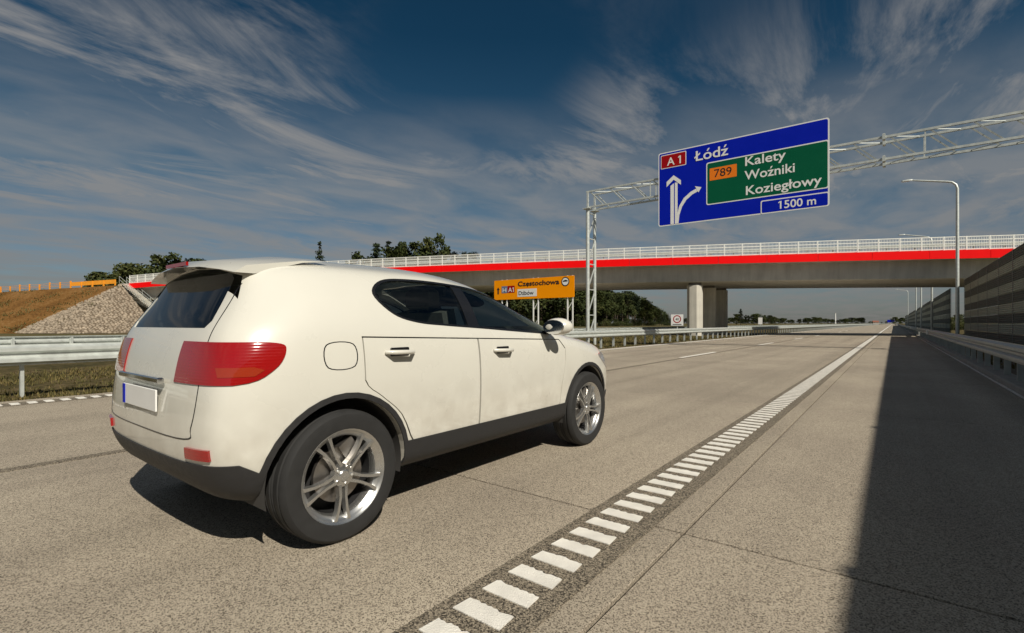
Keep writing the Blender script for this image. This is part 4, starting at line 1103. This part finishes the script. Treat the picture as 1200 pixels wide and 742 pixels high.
def tm(mb): return mb.mesh('tool', M['car_trim'])
def cyl_tool(y, r, x0, x1, z=WR + .005, n=48): return tm(MB().prism([(y + r * math.cos(2 * math.pi * i / n), z + r * math.sin(2 * math.pi * i / n)) for i in range(n)], x0, x1, 'x'))
arches = [cyl_tool(y, .405, s * .58, s * 1.2) if s > 0 else cyl_tool(y, .405, -1.2, -.58) for y in (0, WB) for s in (1, -1)]
# cabin hollow
vs, fs = [], []
for (y, xl_, xm, zm, xt, zt, zc) in [(-.42, .77, .73, 1.10, .54, 1.39, 1.455), (0, .82, .80, 1.10, .59, 1.43, 1.51), (1.0, .85, .81, 1.10, .59, 1.43, 1.52), (1.3, .85, .81, 1.08, .585, 1.385, 1.475), (1.75, .85, .80, 1.02, .65, 1.15, 1.235), (2.15, .83, .79, .96, .66, 1.00, 1.04)]:
    half = [(xl_, .80), (xm, zm), (xt, zt), (xt * .5, zc - (zc - zt) * .25)]
    vs += [(x, y, z) for x, z in half] + [(0, y, zc)] + [(-x, y, z) for x, z in reversed(half)]
for k in range(5):
    for i in range(9): fs.append((k * 9 + i, k * 9 + (i + 1) % 9, k * 9 + 9 + (i + 1) % 9, k * 9 + 9 + i))
fs += [tuple(range(9)), tuple(reversed(range(45, 54)))]
inner = tm(MB().add(vs, fs))
# smooth outlines in (y, z)
def spl(pts, n=6):
    out = []; m_ = len(pts)
    for i in range(m_):
        p0, p1, p2, p3 = [Vector(pts[(i + k) % m_][:2]) for k in (-1, 0, 1, 2)]
        sharp = len(pts[i]) > 2
        if sharp: out.append(tuple(p1)); continue
        for k in range(n):
            t = k / n; out.append(tuple(.5 * ((2 * p1) + (p2 - p0) * t + (2 * p0 - 5 * p1 + 4 * p2 - p3) * t * t + (3 * p1 - p0 - 3 * p2 + p3) * t ** 3)))
    return out
side_outline = spl([(.28, 1.345), (.38, 1.225), (.55, 1.172), (.80, 1.150), (1.15, 1.128), (1.55, 1.10), (1.95, 1.078), (2.06, 1.085), (1.90, 1.185), (1.60, 1.335), (1.30, 1.425), (.95, 1.455), (.60, 1.460), (.38, 1.435)], 5)
side_outline = [(y, LO(z)) for y, z in side_outline]
side_tools = [tm(MB().prism(side_outline, s0, s1, 'x')) for s0, s1 in ((.45, 1.25), (-1.25, -.45))]
ws = [(-.66, 1.13), (-.3, 1.125), (0, 1.12), (.3, 1.125), (.66, 1.13), (.59, 1.30), (.535, 1.455), (.50, 1.50), (.25, 1.525), (0, 1.53), (-.25, 1.525), (-.50, 1.50), (-.535, 1.455), (-.59, 1.30)]
rw = [(-.53, 1.13), (.53, 1.13), (.555, 1.17), (.485, 1.42), (.43, 1.455), (-.43, 1.455), (-.485, 1.42), (-.555, 1.17)]
ws = [(x, LO(z)) for x, z in ws]; rw = [(x, LO(z)) for x, z in rw]
ws_tool = tm(MB().prism(ws, 1.22, 3.0, 'y'))
rw_tool = tm(MB().prism(rw, -1.2, -.30, 'y'))
arched = boolean(OUT.copy(), arches)
# door panels below the window line: cut out, laid back in with an 8 mm shut line
def door_poly(y0, y1, g, rear):
    if rear: pts = [(y0 + .46 + g, .36 + g, 1), (y1 - g, .36 + g, 1), (y1 - g, 1.045 - g, 1), (y0 + .02 + g, 1.075 - g, 1), (y0 + .02 + g, .84), (y0 + .13 + g, .74), (y0 + .27 + g, .62)]
    else: pts = [(y0 + g, .36 + g, 1), (y1 - g, .36 + g, 1), (y1 + .03 - g, .60), (y1 + .03 - g, 1.01 - g, 1), (y0 + g, 1.045 - g, 1)]
    return spl(pts, 4)
doors = [(.10, 1.06, True), (1.068, 2.10, False)]
dtool = lambda p, s: tm(MB().prism(p, .80, 1.2, 'x') if s > 0 else MB().prism(p, -1.2, -.80, 'x'))
rec, pieces = [], []
for (a, b, rr_) in doors:
    for s in (1, -1):
        p = door_poly(a, b, -.004, rr_); q = door_poly(a, b, .004, rr_)
        rec.append(dtool(p, s)); pieces.append((boolean(arched.copy(), [dtool(q, s)], 'INTERSECT'), s))
flap = None
def vol(me):
    b = bmesh.new(); b.from_mesh(me); v = b.calc_volume(); b.free(); return v
body = arched.copy(); CUTS = []
for t_ in rec + side_tools + [ws_tool, rw_tool, inner]:
    for k in range(8):            # the solver can fail on a touching edge: nudge the tool by a fraction of a millimetre and try again
        c_ = t_.copy()
        for v in c_.vertices: v.co += Vector((.0007 * k, .0004 * k * (-1) ** k, .0003 * k))
        nb_ = boolean(body.copy(), [c_], 'DIFFERENCE', k >= 3); CUTS.append((k, round(vol(nb_), 3)))
        if vol(nb_) > vol(body) * (.9 if t_ is not inner else .4): break
    body = nb_
body_o = outward('body', body, M['car_paint'], car)
for me, s in pieces:
    d = outward('door', me, M['car_paint'], car, True, 0, .02)
print('CUTS', CUTS)
# glass
gs = boolean(OUT.copy(), [side_tools[0].copy()], 'INTERSECT')
for i, t_ in enumerate(side_tools): outward('side_window', boolean(OUT.copy(), [t_.copy()], 'INTERSECT'), M['side_glass'], car, True, -.006, 0)
outward('windscreen', boolean(OUT.copy(), [ws_tool], 'INTERSECT'), M['screen_glass'], car, True, -.004, 0)
outward('rear_window', boolean(OUT.copy(), [rw_tool], 'INTERSECT'), M['dark_glass'], car, True, -.004, 0)
# black window surround and B-pillar, following the skin
def grow(poly, k, c): return [(c[0] + (y - c[0]) * (1 + k[0]), c[1] + (z - c[1]) * (1 + k[1])) for y, z in poly]
for s in (1, -1):
    o8 = grow(side_outline, (.022, .09), (1.1, 1.27)); t1 = MB().prism(o8, *((.45, 1.25) if s > 0 else (-1.25, -.45)), 'x')
    me = boolean(OUT.copy(), [tm(t1)], 'INTERSECT'); me = boolean(me, [tm(MB().prism(side_outline, *((.40, 1.3) if s > 0 else (-1.3, -.40)), 'x'))])
    outward('window_trim', me, M['car_trim'], car, True, .003, .01)
    me = boolean(OUT.copy(), [tm(MB().prism([(1.00, 1.05), (1.12, 1.05), (1.08, 1.50), (.98, 1.50)], *((.45, 1.25) if s > 0 else (-1.25, -.45)), 'x'))], 'INTERSECT')
    outward('door_pillar', me, M['car_trim'], car, True, -.002, .03)
# cladding along the foot of the body and round the arches
def clad_poly():
    pts = [(REAR - .1, .10), (REAR - .1, .50), (-.50, .50)]
    for yc in (0, WB):
        a0 = math.asin((.452 - WR - .005) / .435)
        for i in range(17):
            a = math.pi - a0 - (math.pi - 2 * a0) * i / 16; pts.append((yc + .435 * math.cos(a), WR + .005 + .435 * math.sin(a)))
        if yc == 0: pts += [(.55, .452), (2.05, .452)]
    pts += [(3.12, .46), (FRONT + .1, .44), (FRONT + .1, .10)]
    return pts
cp_ = clad_poly()
for s in (1, -1):
    me = boolean(arched.copy(), [tm(MB().prism(cp_, *((.0, 1.25) if s > 0 else (-1.25, 0)), 'x'))], 'INTERSECT')
    outward('cladding', me, M['car_cladding'], car, True, .007, .012)
# lamps
for s in (1, -1):
    X01 = (.40, 1.25) if s > 0 else (-1.25, -.40)
    tp = spl([(-1.0, .86, 1), (-.52, .865), (-.36, .93), (-.30, 1.02), (-.34, 1.055), (-.55, 1.06), (-1.0, 1.06, 1)], 5)
    me = boolean(OUT.copy(), [tm(MB().prism(tp, *X01, 'x'))], 'INTERSECT'); outward('tail_lamp', me, M['tail_red'], car, True, .006, .015)
    for (q, mt, nm_) in (([(-.56, .90), (-.44, .903), (-.40, .93), (-.44, .945), (-.56, .943)], 'amber', 'indicator_lens'),):
        me = boolean(OUT.copy(), [tm(MB().prism(q, *((.60, 1.25) if s > 0 else (-1.25, -.60)), 'x'))], 'INTERSECT'); outward(nm_, me, M[mt], bpy.data.objects['tail_lamp'] if s > 0 else bpy.data.objects['tail_lamp.001'], True, .008, .01)
    hp = spl([(3.6, .66, 1), (3.18, .68), (2.92, .80), (2.90, .855), (3.15, .845), (3.6, .82, 1)], 5)
    me = boolean(OUT.copy(), [tm(MB().prism(hp, *X01, 'x'))], 'INTERSECT'); outward('headlight', me, M['lamp_clear'], car, True, .005, .015)
    me = boolean(OUT.copy(), [tm(MB().box((s * .66, -.7, .55), (.16, .4, .05)))], 'INTERSECT'); outward('rear_reflector', me, M['tail_red'], car, True, .012, .015)
me = boolean(OUT.copy(), [tm(MB().box((0, 3.4, .62), (.86, .4, .10)).box((0, 3.4, .42), (1.0, .4, .13)))], 'INTERSECT'); outward('grille', me, M['car_trim'], car, True, .004, .01)
# crisp creases pressed in the tailgate: shut line, plate, badge-free handle strip
tg0 = spl([(-.56, .605), (-.615, .66), (-.64, .80), (-.63, 1.02), (-.575, 1.35), (-.52, 1.49), (.52, 1.49), (.575, 1.35), (.63, 1.02), (.64, .80), (.615, .66), (.56, .605), (0, .60)], 5)
tg = [(x, LO(z)) for x, z in tg0]
tgi = [(x * .992, 1.0 + (z - 1.0) * .985) for x, z in tg]
me = boolean(OUT.copy(), [tm(MB().prism(tg, -1.3, -.38, 'y'))], 'INTERSECT'); me = boolean(me, [tm(MB().prism(tgi, -1.4, -.30, 'y'))])
outward('tailgate_gap', me, M['car_trim'], car, True, .0015, .004)
MB().bevbox((0, -.655, .76), (.52, .008, .112), .003).build('number_plate', M['plate_white'], car)
MB().box((-.24, -.6605, .76), (.035, .004, .106)).build('plate_band', M['sign_blue'], bpy.data.objects['number_plate'])
MB().bevbox((0, -.652, .865), (.62, .03, .03), .006).build('handle_strip', M['chrome'], car)
fl = spl([(-.10, .92), (.06, .92), (.06, 1.04), (-.10, 1.04)], 6); fi = grow(fl, (-.06, -.06), (-.02, .98))
me = boolean(OUT.copy(), [tm(MB().prism(fl, .6, 1.25, 'x'))], 'INTERSECT'); me = boolean(me, [tm(MB().prism(fi, .5, 1.3, 'x'))]); outward('fuel_flap_gap', me, M['car_trim'], car, True, .0012, .004)
# roof spoiler with brake lamp
sp = [(y, LO(z)) for y, z in [(-.56, 1.50), (-.50, 1.545), (-.20, 1.602), (-.05, 1.612), (-.20, 1.59), (-.46, 1.50)]]
vs, fs = [], []
xs_ = [-.60, -.5, -.3, 0, .3, .5, .60]
for x in xs_:
    dz = -.055 * (abs(x) / .6) ** 2.2; dy = .06 * (abs(x) / .6) ** 2
    for (y, z) in sp: vs.append((x, y + dy + .07, z + dz + .004))
for i in range(6):
    for j in range(6): fs.append((i * 6 + j, i * 6 + (j + 1) % 6, i * 6 + 6 + (j + 1) % 6, i * 6 + 6 + j))
fs += [tuple(range(6)), tuple(reversed(range(36, 42)))]
spo = MB().add(vs, fs).build('spoiler', M['car_paint'], car, 40)
MB().box((0, -.48, 1.475), (.30, .012, .02)).build('brake_lamp', M['tail_red'], spo)
for s in (1, -1):
    # handles
    for yy, zz in ((.26, .985), (1.22, .955)):
        b = MB(); b.tube([(s * .902, yy, zz), (s * .945, yy + .035, zz), (s * .948, yy + .16, zz - .003), (s * .905, yy + .20, zz - .006)], .013, 8).build('door_handle', M['car_paint'], car, 50)
        b = MB().bevbox((s * .903, yy + .10, zz), (.012, .13, .05), .004).build('handle_recess', M['car_trim'], car)
    # mirror
    bmm = bmesh.new(); bmesh.ops.create_uvsphere(bmm, u_segments=20, v_segments=12, radius=1)
    for v in bmm.verts:
        x, y, z = v.co; v.co = (s * (1.0 + .115 * x) , 1.93 + .085 * y + .03 * x, 1.12 + .075 * (z if z > 0 else z * .9) * (1 - .25 * x * s * 0))
    mm = bpy.data.meshes.new('mirror'); bmm.to_mesh(mm); bmm.free(); mm.materials.append(M['car_paint']); mm.polygons.foreach_set('use_smooth', [True] * len(mm.polygons))
    mo = link('mirror', mm, car)
    MB().prism([(s * 1.0 + .095 * math.cos(i * math.pi / 10), 1.12 + .058 * math.sin(i * math.pi / 10)) for i in range(20)], 1.845, 1.865, 'y').build('mirror_glass', M['chrome'], mo)
    MB()._bar(Vector((s * .84, 1.97, 1.07)), Vector((s * .96, 1.94, 1.085)), .07, .035).build('mirror_arm', M['car_trim'], mo)
MB().tube([(-.35, -.50, 1.15), (-.02, -.475, 1.18), (.20, -.455, 1.20)], .008, 6).build('rear_wiper', M['car_trim'], car)
# wheels
tyre_prof = [(.235, -.09), (.25, -.105), (.29, -.112), (.325, -.106), (.341, -.09), (.345, -.07), (.338, -.066), (.338, -.058), (.345, -.054), (.346, -.02), (.338, -.016), (.338, -.006), (.346, -.002), (.346, .002), (.338, .006), (.338, .016), (.346, .02), (.345, .054), (.338, .058), (.338, .066), (.345, .07), (.341, .09), (.325, .106), (.29, .112), (.25, .105), (.235, .09)]
rim_prof = [(.205, -.095), (.222, -.10), (.226, -.094), (.212, -.08), (.195, -.03), (.19, .03), (.205, .07), (.222, .098), (.232, .104), (.236, .098), (.226, .094), (.212, .088), (.198, .07)]
tyre_m = MB().lathe(tyre_prof, 48, 'x').mesh('tyre', M['tyre_rubber'], 35)
rim_prof = [(r * 1.065, h) for r, h in rim_prof]
rim_m = MB().lathe(rim_prof, 48, 'x').mesh('rim', M['alloy'], 35)
well_m = MB().lathe([(0.0, -.06), (.10, -.06), (.205, -.07), (.200, .03)], 32, 'x').mesh('rim_barrel', M['alloy_dark'], 35)
disc_m = MB().lathe([(.055, .012), (.145, .012), (.145, .034), (.055, .034)], 32, 'x').box((.03, .115, .07), (.05, .09, .12)).mesh('brake_disc', M['disc_steel'], 35)
def spoke_mesh():
    mb = MB()
    for s in (-1, 1):
        sec = [(.045, s * .018 - .012, s * .018 + .012, .052, .085), (.10, s * .016 - .010, s * .016 + .010, .060, .092), (.16, s * .024 - .010, s * .024 + .010, .066, .096), (.215, s * .040 - .013, s * .040 + .013, .070, .096)]
        vs = []
        for (r, a, b, h0, h1) in [(q[0] * 1.065, *q[1:]) for q in sec]: vs += [(h0, a, r), (h0, b, r), (h1, b - .003, r), (h1, a + .003, r)]
        fs = []
        for k in range(3):
            for i in range(4): fs.append((k * 4 + i, k * 4 + (i + 1) % 4, k * 4 + 4 + (i + 1) % 4, k * 4 + 4 + i))
        fs += [(3, 2, 1, 0), (12, 13, 14, 15)]; mb.add(vs, fs)
    return mb.mesh('spoke', M['alloy'], 30)
spoke_m = spoke_mesh()
hub_m = MB().lathe([(0, .094), (.026, .094), (.032, .088), (.058, .084), (.062, .05)], 24, 'x').mesh('hub_cap', M['alloy'], 35)
nut_m = MB().lathe([(0, .092), (.008, .092), (.010, .084), (.010, .07)], 6, 'x').mesh('wheel_nut', M['chrome'])
for yy in (0, WB):
    for s in (1, -1):
        wo_ = empty('wheel', (s * TR, yy, WR)); wo_.parent = car; wo_.rotation_euler = (R.uniform(0, 1), 0, 0 if s > 0 else math.pi)
        link('tyre', tyre_m, wo_); link('rim', rim_m, wo_); link('rim_barrel', well_m, wo_); link('brake_disc', disc_m, wo_); link('hub_cap', hub_m, wo_)
        for k in range(5): link('spoke', spoke_m, wo_).rotation_euler = (2 * math.pi * k / 5, 0, 0)
        for k in range(5):
            a = 2 * math.pi * (k + .5) / 5; link('wheel_nut', nut_m, wo_, (0, .045 * math.cos(a), .045 * math.sin(a)))
        # dark wheel-house liner, open at the bottom and the outer side
        arc = [(yy + .404 * math.cos(a), WR + .005 + .404 * math.sin(a)) for a in [rad(-12 + 204 * i / 28) for i in range(29)]]
        vs = [(s * .86, y, z) for y, z in arc] + [(s * .582, y, z) for y, z in arc]
        MB().add(vs, [(i, i + 1, 30 + i, 29 + i) for i in range(28)] + [tuple(range(29, 58))]).build('arch_liner', M['cabin_dark'], car, 60)
# underside: exhaust, floor
MB().box((0, 1.4, .235), (1.1, 2.2, .05)).build('floor_pan', M['cabin_dark'], car)
MB().tube([(-.7, 0, WR), (.7, 0, WR)], .04, 8).build('axle', M['cabin_dark'], car); MB().tube([(-.7, WB, WR), (.7, WB, WR)], .04, 8).build('axle', M['cabin_dark'], car)
# cabin
def seat(x, y, back_w=.50):
    s = MB(); b = Matrix.Rotation(rad(14), 3, 'X')
    s.box((x, y - .05, 1.02), (back_w, .13, .46), 0, b)
    o = s.build('seat', M['seat_fabric'], car)
    MB().bevbox((x, y - .13, 1.33), (.26, .10, .17), .03).build('headrest', M['seat_fabric'], o)
    MB().box((x - .05, y - .12, 1.23), (.012, .012, .10)).box((x + .05, y - .12, 1.23), (.012, .012, .10)).build('headrest_post', M['chrome'], o)['kind'] = 'stuff'
for x in (-.36, .36): seat(x, 1.15); seat(x, .35)
db = MB().prism([(1.80, .80), (2.20, .80), (2.20, 1.05), (1.98, 1.085), (1.84, 1.04), (1.78, .95)], -.72, .72, 'x').build('dashboard', M['cabin_dark'], car)
sw = MB(); n = 24; pts = [Vector((-.36 + .18 * math.cos(2 * math.pi * i / n), 1.66 - .06 * math.sin(2 * math.pi * i / n), 1.03 + .17 * math.sin(2 * math.pi * i / n))) for i in range(n + 1)]
sw.tube(pts, .013, 6).build('steering_wheel', M['cabin_dark'], car, 60)
MB().bevbox((0, 1.50, 1.42), (.22, .03, .06), .01).build('rear_view_mirror', M['cabin_dark'], car)
bmt.free()
